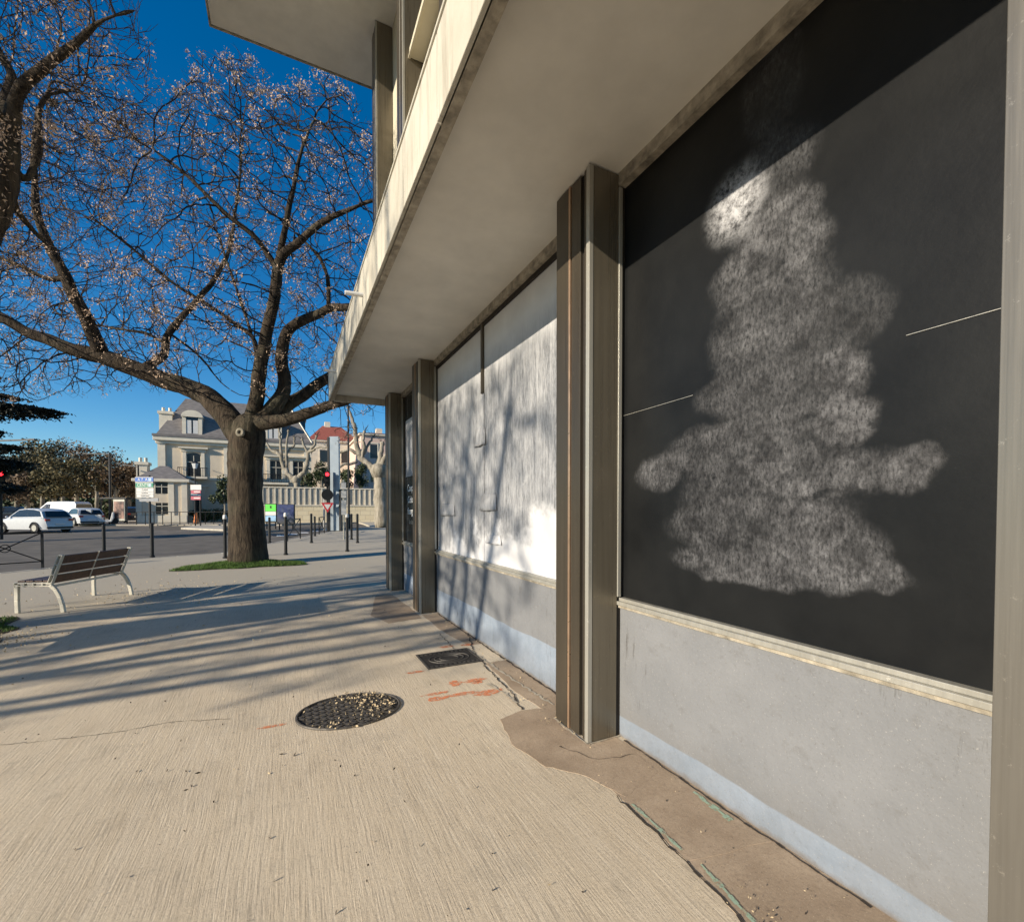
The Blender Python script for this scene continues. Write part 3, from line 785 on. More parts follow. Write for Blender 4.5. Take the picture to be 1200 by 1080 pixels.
Bm = limb(nodes, par, rad, [nodes[top], at(302, 460, D - .2), at(306, 420, D - .4), at(314, 385, D - .5), at(322, 345, D - .6), at(327, 305, D - .7), at(345, 287, D - .8), at(376, 262, D - 1), at(415, 243, D - 1.2), at(470, 225, D - 1.4)],
          [11 * k, 9.5 * k, 8.5 * k, 7.5 * k, 7 * k, 6.5 * k, 5 * k, 4 * k, 2.5 * k, 1.2 * k], top, rnd=rt)
B2 = br(at(328, 303, D - .7), [at(336, 262, D - .9), at(343, 225, D - 1), at(352, 180, D - 1.1), at(372, 130, D - 1.2)], [4.5 * k, 4 * k, 3.2 * k, 2.2 * k, 1 * k])
B3 = br(at(324, 310, D - .7), [at(300, 278, D - .9), at(268, 254, D - 1.2), at(232, 218, D - 1.5), at(200, 190, D - 1.7), at(160, 165, D - 2)], [4 * k, 3.6 * k, 3 * k, 2.4 * k, 1.8 * k, .8 * k])
Cc = limb(nodes, par, rad, [nodes[top], at(320, 478, D + .1), at(334, 452, D + .2), at(329, 415, D + .2), at(336, 388, D + .2), at(358, 375, D + .1), at(386, 362, D), at(418, 358, D - .2), at(460, 350, D - .3), at(500, 335, D - .4)],
          [13 * k, 11 * k, 9 * k, 8.5 * k, 7.5 * k, 6.5 * k, 5.5 * k, 5 * k, 4 * k, 2 * k], top, rnd=rt)
C2 = br(at(386, 362, D), [at(384, 325, D + .1), at(372, 298, D + .2), at(358, 284, D + .3), at(340, 265, D + .5)], [3.2 * k, 2.8 * k, 2.4 * k, 2 * k, 1 * k])
Dd = limb(nodes, par, rad, [nodes[top], at(322, 486, D + .4), at(345, 470, D + .7), at(370, 453, D + 1), at(392, 438, D + 1.3), at(430, 420, D + 1.6), at(480, 400, D + 2)],
          [12 * k, 10.5 * k, 9 * k, 8 * k, 7 * k, 5.5 * k, 3 * k], top, rnd=rt)
Ee = limb(nodes, par, rad, [nodes[top], at(322, 494, D - .2), at(345, 488, D - .3), at(372, 481, D - .4), at(402, 470, D - .5), at(440, 455, D - .7), at(490, 430, D - .9)],
          [12 * k, 9.5 * k, 8 * k, 7 * k, 5.5 * k, 4 * k, 2 * k], top, rnd=rt)
Ff = limb(nodes, par, rad, [nodes[top], at(302, 440, D + .8), at(299, 400, D + 1), at(284, 385, D + 1), at(240, 355, D + .8), at(210, 337, D + .5), at(158, 294, D), at(118, 262, D - .5), at(80, 245, D - .8)],
          [6 * k, 4.5 * k, 3.6 * k, 3.2 * k, 2.7 * k, 2.4 * k, 2 * k, 1.3 * k, .7 * k], top, rnd=rt)
G1 = br(at(297, 395, D + 1), [at(276, 335, D + 1.2), at(262, 295, D + 1.3), at(252, 262, D + 1.3)], [2.6 * k, 2 * k, 1.6 * k, .8 * k])
G2 = br(at(195, 400, D + .6), [at(170, 390, D + .8), at(135, 385, D + 1), at(105, 378, D + 1.2)], [2.4 * k, 2.2 * k, 1.7 * k, .8 * k])
G3 = br(at(205, 392, D + .8), [at(235, 418, D + 1), at(258, 448, D + 1.1), at(280, 462, D + 1.2)], [2 * k, 1.6 * k, 1.1 * k, .6 * k])
rad_main = list(rad)
poly = [(-170, 420), (-180, 150), (40, 85), (130, 100), (180, 125), (232, 70), (285, 58), (318, 112), (355, 86), (398, 88), (430, 150), (520, 170), (540, 380), (470, 470), (405, 512), (385, 500), (345, 440), (325, 478), (285, 450), (215, 430), (190, 470), (120, 452), (80, 468), (0, 470), (-120, 480)]
attrs = []
while len(attrs) < 6400:
    x = rt.uniform(-180, 540); y = rt.uniform(55, 515)
    if not inside(x, y, poly): continue
    if y > 430 and rt.random() < .45: continue
    dd = D + rt.gauss(0, 1.6)
    if abs(dd - D) > 3.3: continue
    p = at(x, y, dd)
    if p.x > .2 and p.y < 11.5: continue
    attrs.append(p)
allowed = [i for i in range(len(nodes)) if rad[i] < 13 * k or i == top]
nodes, par = colonize(nodes, par, attrs, .19, .215, 4.0, 90, rt, .02)
tree_mesh(T, nodes, par, rad_main, rt, tip=.0095, pod=.9, pods_n=17, podsize=.036, shoots=2)
b = MB(); c = at(283, 507, D - 22.5 * k - .02); f = (V((0, 0, 0)) - FH)
kn = [c + f * .06 + V((math.cos(a) * FH.y * .085, -math.cos(a) * FH.x * .085, math.sin(a) * .085)) for a in [6.2832 * i / 20 for i in range(21)]]
b.tube(kn, .045, 8, False); b.tube([c + f * -.1, c + f * .05], .07, 14)
b.build('branch_scar', m_plane, T, smooth=True)

# the nearer tree at the left edge
LB = V((-4.25, 8.55, 0))
T2 = thing('street_tree', 'bare forked tree leaning in at the left edge beside the bench', 'tree', LB, 'bare trees along the square')
n2, p2, r2 = [], [], []
rt = random.Random(5)
a0 = limb(n2, p2, r2, [LB + V((0, 0, -.1)), LB + V((0, 0, 1.2)), LB + V((-.05, .05, 2.6)), LB + V((.05, .1, 3.9)), at(-30, 300, 6.3), at(0, 240, 6.4), at(9, 190, 6.5), at(10, 150, 6.55)], [.30, .25, .22, .20, .17, .145, .125, .11], rnd=rt, wob=.01)
tp = a0[-1]
limb(n2, p2, r2, [n2[tp], at(18, 108, 6.5), at(34, 92, 6.4), at(60, 73, 6.3), at(92, 52, 6.2), at(110, 28, 6.1), at(160, 12, 6)], [.085, .075, .07, .06, .045, .03, .014], tp, rnd=rt, wob=.015)
limb(n2, p2, r2, [n2[tp], at(4, 125, 6.7), at(14, 90, 6.9), at(-10, 40, 7.2), at(-30, -40, 7.6)], [.08, .075, .06, .045, .02], tp, rnd=rt)
limb(n2, p2, r2, [n2[a0[-5]], at(-80, 230, 7), at(-160, 170, 7.4), at(-230, 90, 7.9)], [.10, .08, .055, .02], a0[-5], rnd=rt)
limb(n2, p2, r2, [n2[a0[-8]], at(-100, 300, 5.8), at(-190, 250, 5.5), at(-280, 160, 5.2)], [.10, .08, .055, .02], a0[-8], rnd=rt)
limb(n2, p2, r2, [n2[tp], at(-20, 110, 6.2), at(-60, 50, 5.7), at(-110, -40, 5.3)], [.08, .065, .045, .02], tp, rnd=rt)
limb(n2, p2, r2, [n2[a0[-3]], at(28, 214, 6.6), at(45, 185, 6.9), at(44, 140, 7.1), at(55, 110, 7.3), at(88, 105, 7.6)], [.07, .06, .05, .04, .03, .014], a0[-3], rnd=rt)
limb(n2, p2, r2, [n2[a0[-3]], at(15, 245, 6.7), at(35, 268, 6.9), at(60, 292, 7.1)], [.06, .05, .04, .02], a0[-3], rnd=rt)
rm = list(r2); attrs = []
while len(attrs) < 5200:
    v = V((rt.gauss(0, 1), rt.gauss(0, 1), rt.gauss(0, 1))).normalized() * rt.random() ** .38
    p = V((-4.75 + v.x * 3.0, 8.9 + v.y * 3.0, 8.4 + v.z * 3.6))
    if p.z < 4.9: continue
    attrs.append(p)
n2, p2 = colonize(n2, p2, attrs, .15, .19, 3.0, 80, rt)
tree_mesh(T2, n2, p2, rm, rt, tip=.0045, pod=.9, pods_n=16, podsize=.027, shoots=2)
T3B = V((-15.0, 2.4, 0))
T3 = thing('street_tree', 'bare tree across the square to the left, whose crown shades the shop front', 'tree', T3B, 'bare trees along the square')
n3, p3, r3 = [], [], []; rt = random.Random(31)
a0 = limb(n3, p3, r3, [T3B + V(q) for q in ((0, 0, -.1), (0, 0, 1.5), (.05, .05, 2.6), (0, .1, 3.6))], [.27, .22, .2, .19], rnd=rt, wob=.01)
for q, rr_ in ((((.8, .9, 4.8), (1.4, 1.6, 6.4), (1.8, 2.4, 8.4), (2.2, 2.8, 10.4)), .12), (((-.8, .6, 5.0), (-1.6, 1.3, 6.8), (-2.0, 1.9, 9), (-2.2, 2, 10.8)), .11), (((.5, -1.0, 5.0), (1.1, -1.8, 6.8), (1.3, -2.4, 8.8)), .10),
                (((-.6, -.9, 5.2), (-1.3, -1.7, 7.2), (-1.6, -2.2, 9.2)), .09), (((.1, .1, 5.6), (.3, -.2, 7.8), (.1, .3, 10.2), (.2, .1, 11.6)), .12)):
    limb(n3, p3, r3, [n3[a0[-1]]] + [T3B + V(u) for u in q], [rr_, rr_ * .9, rr_ * .75, rr_ * .6, rr_ * .4][:len(q) + 1], a0[-1], rnd=rt)
rm3 = list(r3); attrs = []
while len(attrs) < 2300:
    v = V((rt.gauss(0, 1), rt.gauss(0, 1), rt.gauss(0, 1))).normalized() * rt.random() ** .38
    attrs.append(T3B + V((v.x * 3.8, v.y * 3.7, 8.6 + v.z * 3.9)))
n3, p3 = colonize(n3, p3, attrs, .22, .34, 3.0, 60, rt)
tree_mesh(T3, n3, p3, rm3, rt, tip=.013, pod=.8, pods_n=14, podsize=.05, shoots=1, expo=2.05, cap=.07)
copy_thing(T3, (-18.5, 3.3, 0), 'farthest bare tree across the square to the left, off the picture edge', 4.3)
copy_thing(T3, (-13.0, 6.2, 0), 'second bare tree across the square to the left, behind the added shade panel', 2.4)

# grass and litter
def grass_patch(name, cx_, cy_, rx, ry, n, h, label, seed):
    rnd = random.Random(seed); m = MB(); zb = rise(cx_, cy_)
    for i in range(n):
        a = rnd.uniform(0, 6.283); q = math.sqrt(rnd.random())
        wob = 1 + .18 * math.sin(3 * a + seed) + .1 * math.sin(7 * a)
        x = cx_ + math.cos(a) * rx * q * wob; y = cy_ + math.sin(a) * ry * q * wob
        z = rise(x, y) + .01 + .05 * (1 - q)
        hh = h * rnd.uniform(.4, 1.2) * (1.1 - q * .7); w = rnd.uniform(.004, .009); t = rnd.uniform(0, 6.283)
        dx, dy = math.cos(t) * w, math.sin(t) * w; lx, ly = rnd.gauss(0, .5) * hh, rnd.gauss(0, .5) * hh
        m.add([(x - dx, y - dy, z), (x + dx, y + dy, z), (x + lx, y + ly, z + hh)], [(0, 1, 2)])
    tag(m.build(name, m_grass), label, 'grass', kind='stuff')
    s = MB(); pts = [V((cx_, cy_, rise(cx_, cy_) + .05))]; nn = 40
    for i in range(nn):
        a = 6.2832 * i / nn; wob = 1 + .18 * math.sin(3 * a + seed) + .1 * math.sin(7 * a)
        x = cx_ + math.cos(a) * rx * wob * 1.03; y = cy_ + math.sin(a) * ry * wob * 1.03; pts.append(V((x, y, rise(x, y) + .004)))
    s.add(pts, [(0, i + 1, (i + 1) % nn + 1) for i in range(nn)])
    tag(s.build('soil', m_soil), kind='structure')
grass_patch('grass', base.x - .1, base.y - .25, 1.55, .9, 16000, .14, 'green grass growing round the foot of the big tree', 3)
grass_patch('grass', -4.3, 8.3, 1.15, 1.0, 9000, .07, 'sparse grass and leaves at the foot of the left tree', 4)
rnd = random.Random(9); m = MB()
def scatter(n, fx, fy, s0=.008, s1=.02, z=.012):
    for _ in range(n):
        x = fx(); y = fy(); m.leaf((x, y, rise(x, y) + z + rnd.random() * .006), rnd.uniform(s0, s1), rnd, .5)
scatter(420, lambda: rnd.gauss(-2.2, 1.0), lambda: rnd.gauss(11.0, .8))
scatter(380, lambda: rnd.gauss(-3.3, .35), lambda: rnd.gauss(7.7, .35))
scatter(300, lambda: rnd.uniform(-6, 1.5), lambda: rnd.uniform(6, 16))
scatter(60, lambda: rnd.uniform(-3, 1.6), lambda: rnd.uniform(1.2, 6), .004, .011, .006)
scatter(40, lambda: rnd.gauss(1.66, .03), lambda: rnd.gauss(1.12, .12), .004, .009, .018)
scatter(30, lambda: rnd.gauss(1.80, .05), lambda: rnd.gauss(3.05, .25), .004, .010, .014)
scatter(60, lambda: rnd.uniform(1.65, 2.08), lambda: rnd.uniform(.3, 2.4), .003, .006, .016)
scatter(70, lambda: rnd.uniform(1.9, 2.1), lambda: rnd.uniform(3.1, 7), .004, .012, .012)
tag(m.build('fallen_leaves', m_litter), 'dry leaves and seed pods scattered over the pavement', 'leaf litter', kind='stuff')
m = MB(); rnd = random.Random(19)
for _ in range(260):
    x = rnd.uniform(-3, 2); y = rnd.uniform(.9, 8); m.leaf((x, y, .006), rnd.uniform(.003, .010), rnd, .6)
for px, py in ((330, 883), (345, 884), (232, 905), (218, 903), (196, 902), (160, 903), (218, 925), (322, 1030), (394, 1068), (462, 900), (474, 938)):
    p = gnd(px, py, .007); m.leaf(p, rnd.uniform(.010, .02), rnd, .35)
tag(m.build('dark_debris', m_crack), 'dark crumbs of bark and dirt on the pavement', 'debris', kind='stuff')

# ------------------------------------------------------------------ bench
def bench():
    rear = V((-2.90, 10.28, 0)); ax = V((.34, .94, 0)).normalized(); fw = V((-.94, .34, 0)).normalized()
    root = thing('park_bench', 'brown slatted park bench with cream metal frames facing the road', 'bench', rear)
    L = 1.5; P = lambda a, u, z: rear + ax * a + fw * u + V((0, 0, z))
    for a in (-L / 2, L / 2):
        for side, pts, rs in (('r', [(.17, .43), (.10, .36), (.045, .25), (.01, .12), (-.01, 0)], .05), ('f', [(.64, .445), (.645, .2), (.64, 0)], .05)):
            m = MB()
            for (u0, z0), (u1, z1) in zip(pts[:-1], pts[1:]): m.bar(P(a, u0, z0), P(a, u1, z1), .055, .045, ax)
            m.build('leg', m_cast, root, bevel=.006)
        m = MB(); aa = a
        top_, bot = .045, 0
        # seat rail: two chords with cross webs
        for dz in (.46, .415): m.bar(P(aa, .14, dz), P(aa, .67, dz + .012), .05, .014, V((0, 0, 1)))
        for u in (.145, .27, .4, .53, .665): m.bar(P(aa, u, .405), P(aa, u + .002, .475), .05, .02, fw)
        for du in (0, .055): m.bar(P(aa, .15 + du, .44), P(aa, -.02 + du, .90), .05, .014, fw)
        for t in (.02, .33, .66, .98): m.bar(P(aa, .15 - .17 * t - .005, .44 + .46 * t), P(aa, .205 - .17 * t, .445 + .46 * t), .05, .018, V((0, 0, 1)))
        m.build('side_frame', m_cast, root, bevel=.004)
    m = MB()
    for u in (.25, .37, .49, .61): m.bar(P(-L / 2 + .03, u, .487), P(L / 2 - .03, u, .487), .105, .028)
    m.build('seat', m_seat, root, bevel=.005)
    m = MB()
    for t in (.17, .50, .83):
        c = V((0, 0, 0)); u = .155 - .17 * t; z = .44 + .46 * t
        s = (fw * -.17 + V((0, 0, .46))).normalized()
        for q0, q1 in ((-L / 2 + .03, -.012), (.012, L / 2 - .03)): m.bar(P(q0, u + .03, z), P(q1, u + .03, z), .138, .028, s.cross(ax))
    m.build('backrest', m_wood, root, bevel=.005)
    m = MB(); m.bar(P(0, .17, .43), P(0, -.005, .9), .014, .012, fw); m.bar(P(-L/2+.02,.2,.40),P(L/2-.02,.2,.40),.03,.03)
    for t in (.335, .665): m.bar(P(-L / 2 + .03, .137 - .17 * t, .44 + .46 * t), P(L / 2 - .03, .137 - .17 * t, .44 + .46 * t), .012, .010)
    m.build('stay', m_cast, root)
bench()

# ------------------------------------------------------------------ street furniture
def bollard(px, yb, yt, label, cap=False):
    p = gnd(px, yb); d = depth(p); top_ = at(px, yt, d).z
    root = thing('bollard', label, 'bollard', p, 'bollards along the kerb')
    h = top_ - p.z; cz = p.z + h * (.9 if cap else .985)
    MB().tube([p + V((0, 0, -.02)), p + V((0, 0, .05)), p + V((0, 0, .06))], [.075, .075, .055], 12).build('base_ring', m_black, root)
    MB().tube([p + V((0, 0, .05)), V((p.x, p.y, cz))], .052, 14).build('post', m_black, root, smooth=False)
    if cap: MB().tube([V((p.x, p.y, cz)), V((p.x, p.y, cz + .04)), V((p.x, p.y, cz + h * .085)), V((p.x, p.y, cz + h * .1))], [.06, .062, .055, .03], 12).build('cap', m_white, root, smooth=True)
    else: MB().ball(V((p.x, p.y, cz)), .054, 12, .5).build('cap', m_black, root, smooth=True)
for a in ((122, 649, 614.5, 'black bollard straight behind the bench backrest'),
          (178.5, 652.6, 613, 'plain black bollard between bench and big tree, nearest the open road'),
          (264, 654, 603, 'white capped bollard half hidden by the left side of the big trunk', True),
          (316, 636, 606, 'plain black bollard in front of the green information panel'),
          (335, 650, 600.5, 'white capped bollard in front of the dark blue billboard', True),
          (365, 636, 601.7, 'tall thin black bollard right of the blue billboard, before the yellow wall'),
          (369, 628, 605, 'shorter black bollard just behind a taller one, before the yellow wall'),
          (407, 646, 602, 'tall white capped bollard on the pavement right of the tall totem', True),
          (412, 632, 602, 'plain black bollard just behind the white capped one by the totem'),
          (419, 636, 602, 'plain black bollard nearest the shop building corner')):
    bollard(*a)
def barrier(pa, pb, h, label):
    root = thing('pedestrian_barrier', label, 'barrier', pa, 'cross braced barriers at the kerb')
    up = V((0, 0, h))
    for p in (pa, pb):
        MB().bar(p, p + up, .05, .05, V((1, 0, 0))).build('post', m_black, root)
    MB().bar(pa + up, pb + up, .05, .05).build('top_rail', m_black, root)
    m = MB(); l = V((0, 0, .18)); m.bar(pa + l, pb + l, .03, .03); m.bar(pa + l, pb + up, .028, .028); m.bar(pb + l, pa + up, .028, .028)
    c = (pa + pb) / 2 + V((0, 0, (h + .18) / 2)); t = (pb - pa).normalized()
    m.tube([c + (t * math.cos(a) + V((0, 0, 1)) * math.sin(a)) * .1 for a in [6.2832 * i / 16 for i in range(17)]], .012, 6, False)
    m.build('cross_brace', m_black, root)
barrier(gnd(50, 665), gnd(-42, 672), .98, 'black cross braced barrier at the kerb left of the bench')
barrier(gnd(337, 634), gnd(352, 631), 1.0, 'black cross braced barrier between the bollards before the blue billboard')
barrier(gnd(374, 626), gnd(380, 624.5), .95, 'small black barrier beside the give way sign pole')

def lamp_disc(c, n, r, mat, name, root, t=.03):
    MB().tube([c, c + n * t], r, 18).build(name, mat, root)
m_redlamp = M('lit_red_signal', (.9, .02, .02), .3, var=.02, bump=0, emit=((1, .02, .03), 4.0))
m_off = M('unlit_signal_lens', (.02, .02, .02), .3, var=.1, bump=0)
def signal(p, zred, label, sign=False):
    root = thing('traffic_light', label, 'traffic light', p, 'traffic lights at the crossing')
    to = V((-FH.x, -FH.y, 0)); to = (V((0, 0, 0)) - V((p.x, p.y, 0))).normalized()
    MB().tube([p, V((p.x, p.y, zred + .3))], .06, 12).build('pole', m_black, root)
    c = V((p.x, p.y, zred)) + to * .16
    s = V((-to.y, to.x, 0)); m = MB()
    m.prism([c + s * a + V((0, 0, z_)) - to * .1 for a, z_ in ((-.15, -.75), (.15, -.75), (.17, -.6), (.17, .1), (.12, .2), (-.12, .2), (-.17, .1), (-.17, -.6))], to * .2)
    m.build('signal_head', m_black, root)
    for i, z_ in enumerate((0, -.28, -.56)):
        lamp_disc(c + V((0, 0, z_)) + to * .102, to, .105, m_redlamp if i == 0 else m_off, 'lens', root, .02)
        h = MB(); ring = [c + V((0, 0, z_)) + to * .12 + (s * math.cos(a) + V((0, 0, 1)) * math.sin(a)) * .12 for a in [math.pi * j / 10 for j in range(11)]]
        vs = ring + [q + to * .12 for q in ring]; h.add(vs, [(j, j + 1, j + 12, j + 11) for j in range(10)]); h.build('visor', m_black, root)
    if sign:
        q = V((p.x, p.y, zred - 1.25)) + to * .13
        lamp_disc(q, to, .34, m_black, 'round_plate', root)
        q = V((p.x, p.y, zred - 1.95)) + to * .14
        tri = lambda r_: [q + (s * (-r_)) + V((0, 0, r_ * .6)), q + s * r_ + V((0, 0, r_ * .6)), q + V((0, 0, -r_ * 1.1))]
        MB().prism(tri(.36), to * .02).build('give_way_sign', M('sign_red', (.5, .03, .04), .5, bump=0), root)
        m = MB(); m.prism([v + to * .022 for v in tri(.2)], to * .006); m.build('sign_field', m_white, root)
p = gnd(384, 622.5); d = depth(p); signal(p, at(384, 556, d).z, 'traffic light showing red with a give way sign on its pole', True)
p = gnd(2, 632); d = depth(p); signal(p, at(2, 555, d).z, 'traffic light showing red at the far left edge before the white cars')

# tall totem
p = gnd(393, 622); d = depth(p)
tt = thing('totem', 'tall narrow grey blue totem panel with black sides behind the traffic light', 'totem', p)
zt = at(393, 511.5, d).z; s = V((FH.y, -FH.x, 0)); kk = d / F
MB().bar(p + V((0, 0, .02)), V((p.x, p.y, zt)), 11.0 * kk, .22, V((FH.x, FH.y, 0))).build('panel', M('grey_blue_panel', (.28, .33, .37), .35, .1, var=.12, scale=1), tt, bevel=.02)
MB().bar(p - s * 6.6 * kk, V((p.x, p.y, zt - .05)) - s * 6.6 * kk, .10, .30, V((FH.x, FH.y, 0))).build('side_post', m_black, tt)
MB().bar(p + s * 6.6 * kk, V((p.x, p.y, p.z + 2.6)) + s * 6.6 * kk, .12, .30, V((FH.x, FH.y, 0))).build('side_post', m_black, tt)
p2_ = gnd(380, 622)
wp = thing('white_post', 'slim white square post left of the totem by the give way sign', 'post', p2_)
dd2 = depth(p2_)
MB().bar(p2_, V((p2_.x, p2_.y, at(380, 576, dd2).z)), .12, .10).build('post', m_white, wp, bevel=.01)
MB().box(p2_.x - .09, p2_.x + .09, p2_.y - .09, p2_.y + .09, p2_.z, p2_.z + .04).build('foot_plate', m_alu, wp)
# signs behind the lettering: info column
p = gnd(403, 632); d = depth(p)
ic = thing('parking_sign', 'white parking information column with stacked small signs on the pavement', 'sign', p)
MB().tube([p, V((p.x, p.y, at(403, 562, d).z))], .04, 10).build('pole', m_alu, ic)
for y0, y1 in ((565, 573), (575, 583), (586, 603)):
    za = at(403, y1, d).z; zb = at(403, y0, d).z
    MB().bar(V((p.x, p.y - .06, za)), V((p.x, p.y - .06, zb)), .22, .03, V((0, 1, 0))).build('sign_plate', m_white, ic)
def lamp_post(px, yb, yt, label, arms=(), r=.07, lantern=False, name='street_lamp'):
    p = gnd(px, yb) if yb > 0 else None; d = depth(p); zt = at(px, yt, d).z
    root = thing(name, label, 'street lamp', p)
    MB().tube([p, V((p.x, p.y, p.z + 1.0)), V((p.x, p.y, p.z + 1.02)), V((p.x, p.y, zt))], [r * 1.6, r * 1.6, r, r * .75], 12).build('pole', m_black, root, smooth=False)
    for x2, y2 in arms:
        e = at(x2, y2, d); m = MB(); m.bar(V((p.x, p.y, zt - .15)), e, .09, .09); m.build('arm', m_black, root)
        q = e + (V((p.x, p.y, e.z)) - e).normalized() * .35
        m = MB(); m.bar(e, q, .22, .09); m.build('lamp_head', m_black, root)
    if lantern:
        c = V((p.x, p.y, zt)); m = MB(); m.tube([c, c + V((0, 0, .45))], [.14, .26], 6); m.build('lantern', m_lamp, root)
        MB().tube([c + V((0, 0, .45)), c + V((0, 0, .52)), c + V((0, 0, .65))], [.3, .27, .04], 6).build('lantern_cap', m_black, root)
    return root
lamp_post(130, 613, 530, 'dark street lamp mast with a long arm to the left over the road', ((91, 531),), .10)
lamp_post(409, 620, 470, 'tall slim dark lamp pole right of the totem', ((404, 471),), .07)
lamp_post(229.5, 613, 549, 'old style lantern lamp in front of the mansion window', (), .05, True)
lamp_post(-14, 622, 514, 'lamp mast at the left edge with its arm reaching past the cedar', ((42, 515),), .09)
lamp_post(163, 613, 545, 'distant lamp mast with a short arm beside the direction sign', ((138, 543),), .08)

# direction sign
p = gnd(176, 618.5); d = depth(p); kk = d / F
ds = thing('direction_sign', 'blue, green and white road direction sign on a dark pole', 'road sign', p)
MB().tube([p, V((p.x, p.y, at(176, 557, d).z))], .07, 10).build('pole', m_black, ds)
m_sb = M('sign_blue', (.01, .11, .42), .45, var=.05, bump=0); m_sg = M('sign_green', (.0, .21, .11), .45, var=.05, bump=0)
tow = -FH; sd = V((-tow.y, tow.x, 0))
for x0, x1, y0, y1, mm, nm, words in ((160, 181, 559, 564.8, m_sb, 'blue_panel', 'A 7  A 9'), (160.5, 181, 565.4, 571.5, m_sg, 'green_panel', 'CENTRE'), (161.5, 181.5, 572, 576, m_white, 'white_panel', 'GARE'), (161.5, 181.5, 576.4, 579, m_white, 'white_panel', 'HOPITAL'), (162, 181.5, 579.4, 582.6, m_white, 'white_panel', 'PARKING'), (165, 187, 583.5, 587.5, M('grey_panel', (.25, .26, .27), .5), 'grey_panel', None)):
    A = at(x0, (y0 + y1) / 2, d); Bq = at(x1, (y0 + y1) / 2, d); h = (y1 - y0) * kk
    off = tow * .1
    o = MB().bar(A + off, Bq + off, .05, h).build(nm, mm, ds)
    if mm in (m_sb, m_sg):
        w_ = MB(); t_ = (Bq - A).normalized()
        for zz in (h / 2 - .02, -h / 2 + .02): w_.bar(A + off + tow * .028 + V((0, 0, zz)), Bq + off + tow * .028 + V((0, 0, zz)), .004, .035)
        w_.build('white_border', m_white, ds)
        t_ = MB(); c_ = Bq - (Bq - A).normalized() * .22 + off + tow * .028
        t_.bar(c_ - V((0, 0, .1)), c_ + V((0, 0, .1)), .2, .006, tow); t_.build('symbol_square', M('pale_blue_symbol', (.45, .62, .75), .5, bump=0), ds)
    if words:
        c_ = (A + Bq) / 2 + off + tow * .03
        ang = math.atan2(tow.y, tow.x) + math.pi / 2
        text(words, c_.y, c_.z, h * .75, m_letter if mm in (m_sb, m_sg) else m_black, ds, 'lettering', c_.x, (R(90), 0, ang))
# white and red sign board cluster
p = gnd(232, 616); d = depth(p); kk = d / F; tow = -FH
ws = thing('hotel_sign', 'white sign board with red lettered strips on two dark posts', 'road sign', p)
for x in (229, 235): q = gnd(x, 616); MB().tube([q, V((q.x, q.y, at(x, 567, d).z))], .045, 8).build('post', m_black, ws)
m_pk = M('faded_red_strip', (.42, .08, .12), .55, var=.2, bump=0)
for x0, x1, y0, y1, mm, nm in ((224.5, 237, 568, 574, m_white, 'white_panel'), (225, 236.5, 574.5, 578, m_pk, 'red_panel'), (225, 236.5, 578.5, 581, m_white, 'white_panel'), (225, 236.5, 581.5, 585.5, m_pk, 'red_panel')):
    A = at(x0, (y0 + y1) / 2, d) + tow * .1; Bq = at(x1, (y0 + y1) / 2, d) + tow * .1
    MB().bar(A, Bq, .05, (y1 - y0) * kk).build(nm, mm, ws)
    if mm is m_pk: MB().bar(A + tow * .028 + (Bq - A) * .3, A + tow * .028 + (Bq - A) * .92, .004, .08).build('lettering_strip', m_white, ws)
q = gnd(230, 613.5)
tc_ = thing('traffic_cone', 'orange plastic marker standing at the posts of the white and red sign', 'traffic marker', q)
MB().tube([q + V((0, 0, .02)), q + V((0, 0, .9))], [.2, .1], 12).build('cone', M('orange_plastic', (.8, .25, .07), .5, bump=0), tc_)
MB().box(q.x - .25, q.x + .25, q.y - .25, q.y + .25, q.z, q.z + .04).build('base', m_tyre, tc_)

# green info board, blue billboard
def board(x0, x1, y0, y1, yb, label, name, cat, pieces, posts=2, thick=.12, dfix=None):
    p = gnd((x0 + x1) / 2, yb) if dfix is None else at((x0 + x1) / 2, yb, dfix)
    d = depth(p); tow = -FH
    root = thing(name, label, cat, p)
    A = at(x0, (y0 + y1) / 2, d); Bq = at(x1, (y0 + y1) / 2, d); h = (y1 - y0) * d / F
    MB().bar(A, Bq, thick, h).build('frame', m_black, root, bevel=.01)
    for t in ((.12, .88) if posts == 2 else (.5,)):
        q = A.lerp(Bq, t); MB().bar(V((q.x, q.y, rise(q.x, q.y) - .1)), V((q.x, q.y, A.z - h / 2 + .01)), .08, .08).build('post', m_black, root)
    for a, b_, c_, e_, mm, nm in pieces:
        A = at(a, (c_ + e_) / 2, d) + tow * (thick / 2 + .012); Bq = at(b_, (c_ + e_) / 2, d) + tow * (thick / 2 + .012)
        MB().bar(A, Bq, .02, (e_ - c_) * d / F).build(nm, mm, root)
    return root
m_gr = M('bright_green_print', (.10, .62, .06), .5, var=.15, scale=1, bump=0)
board(311, 324.5, 590, 612, 618, 'bright green and white information panel beside the blue billboard', 'information_panel', 'information panel',
      ((311.6, 323.9, 590.8, 598.8, m_gr, 'green_field'), (311.6, 323.9, 599.2, 603.6, m_white, 'white_field'), (311.6, 323.9, 604, 610.5, M('pale_blue_print', (.25, .42, .6), .5, var=.4, scale=3), 'blue_field'), (317, 319, 592.5, 595.5, m_black, 'emblem_dot')))
def mat_bill():
    s = N('night_blue_poster', True); X, Y, Z = s.xyz()
    c = s.mix(s.rng(Z, .55, 1.4, 0, 1, True), (.05, .05, .045), (.012, .025, .11))
    c = s.mix(s.rng(s.noise(3, 5), .5, .7, 0, .5), c, (.10, .11, .10)); return s.out(c, .35, 0)
board(325, 345.5, 590.5, 614, 619, 'dark blue billboard in front of the yellow stone wall', 'billboard', 'billboard', ((325.6, 344.9, 591.2, 613, mat_bill(), 'poster'),))
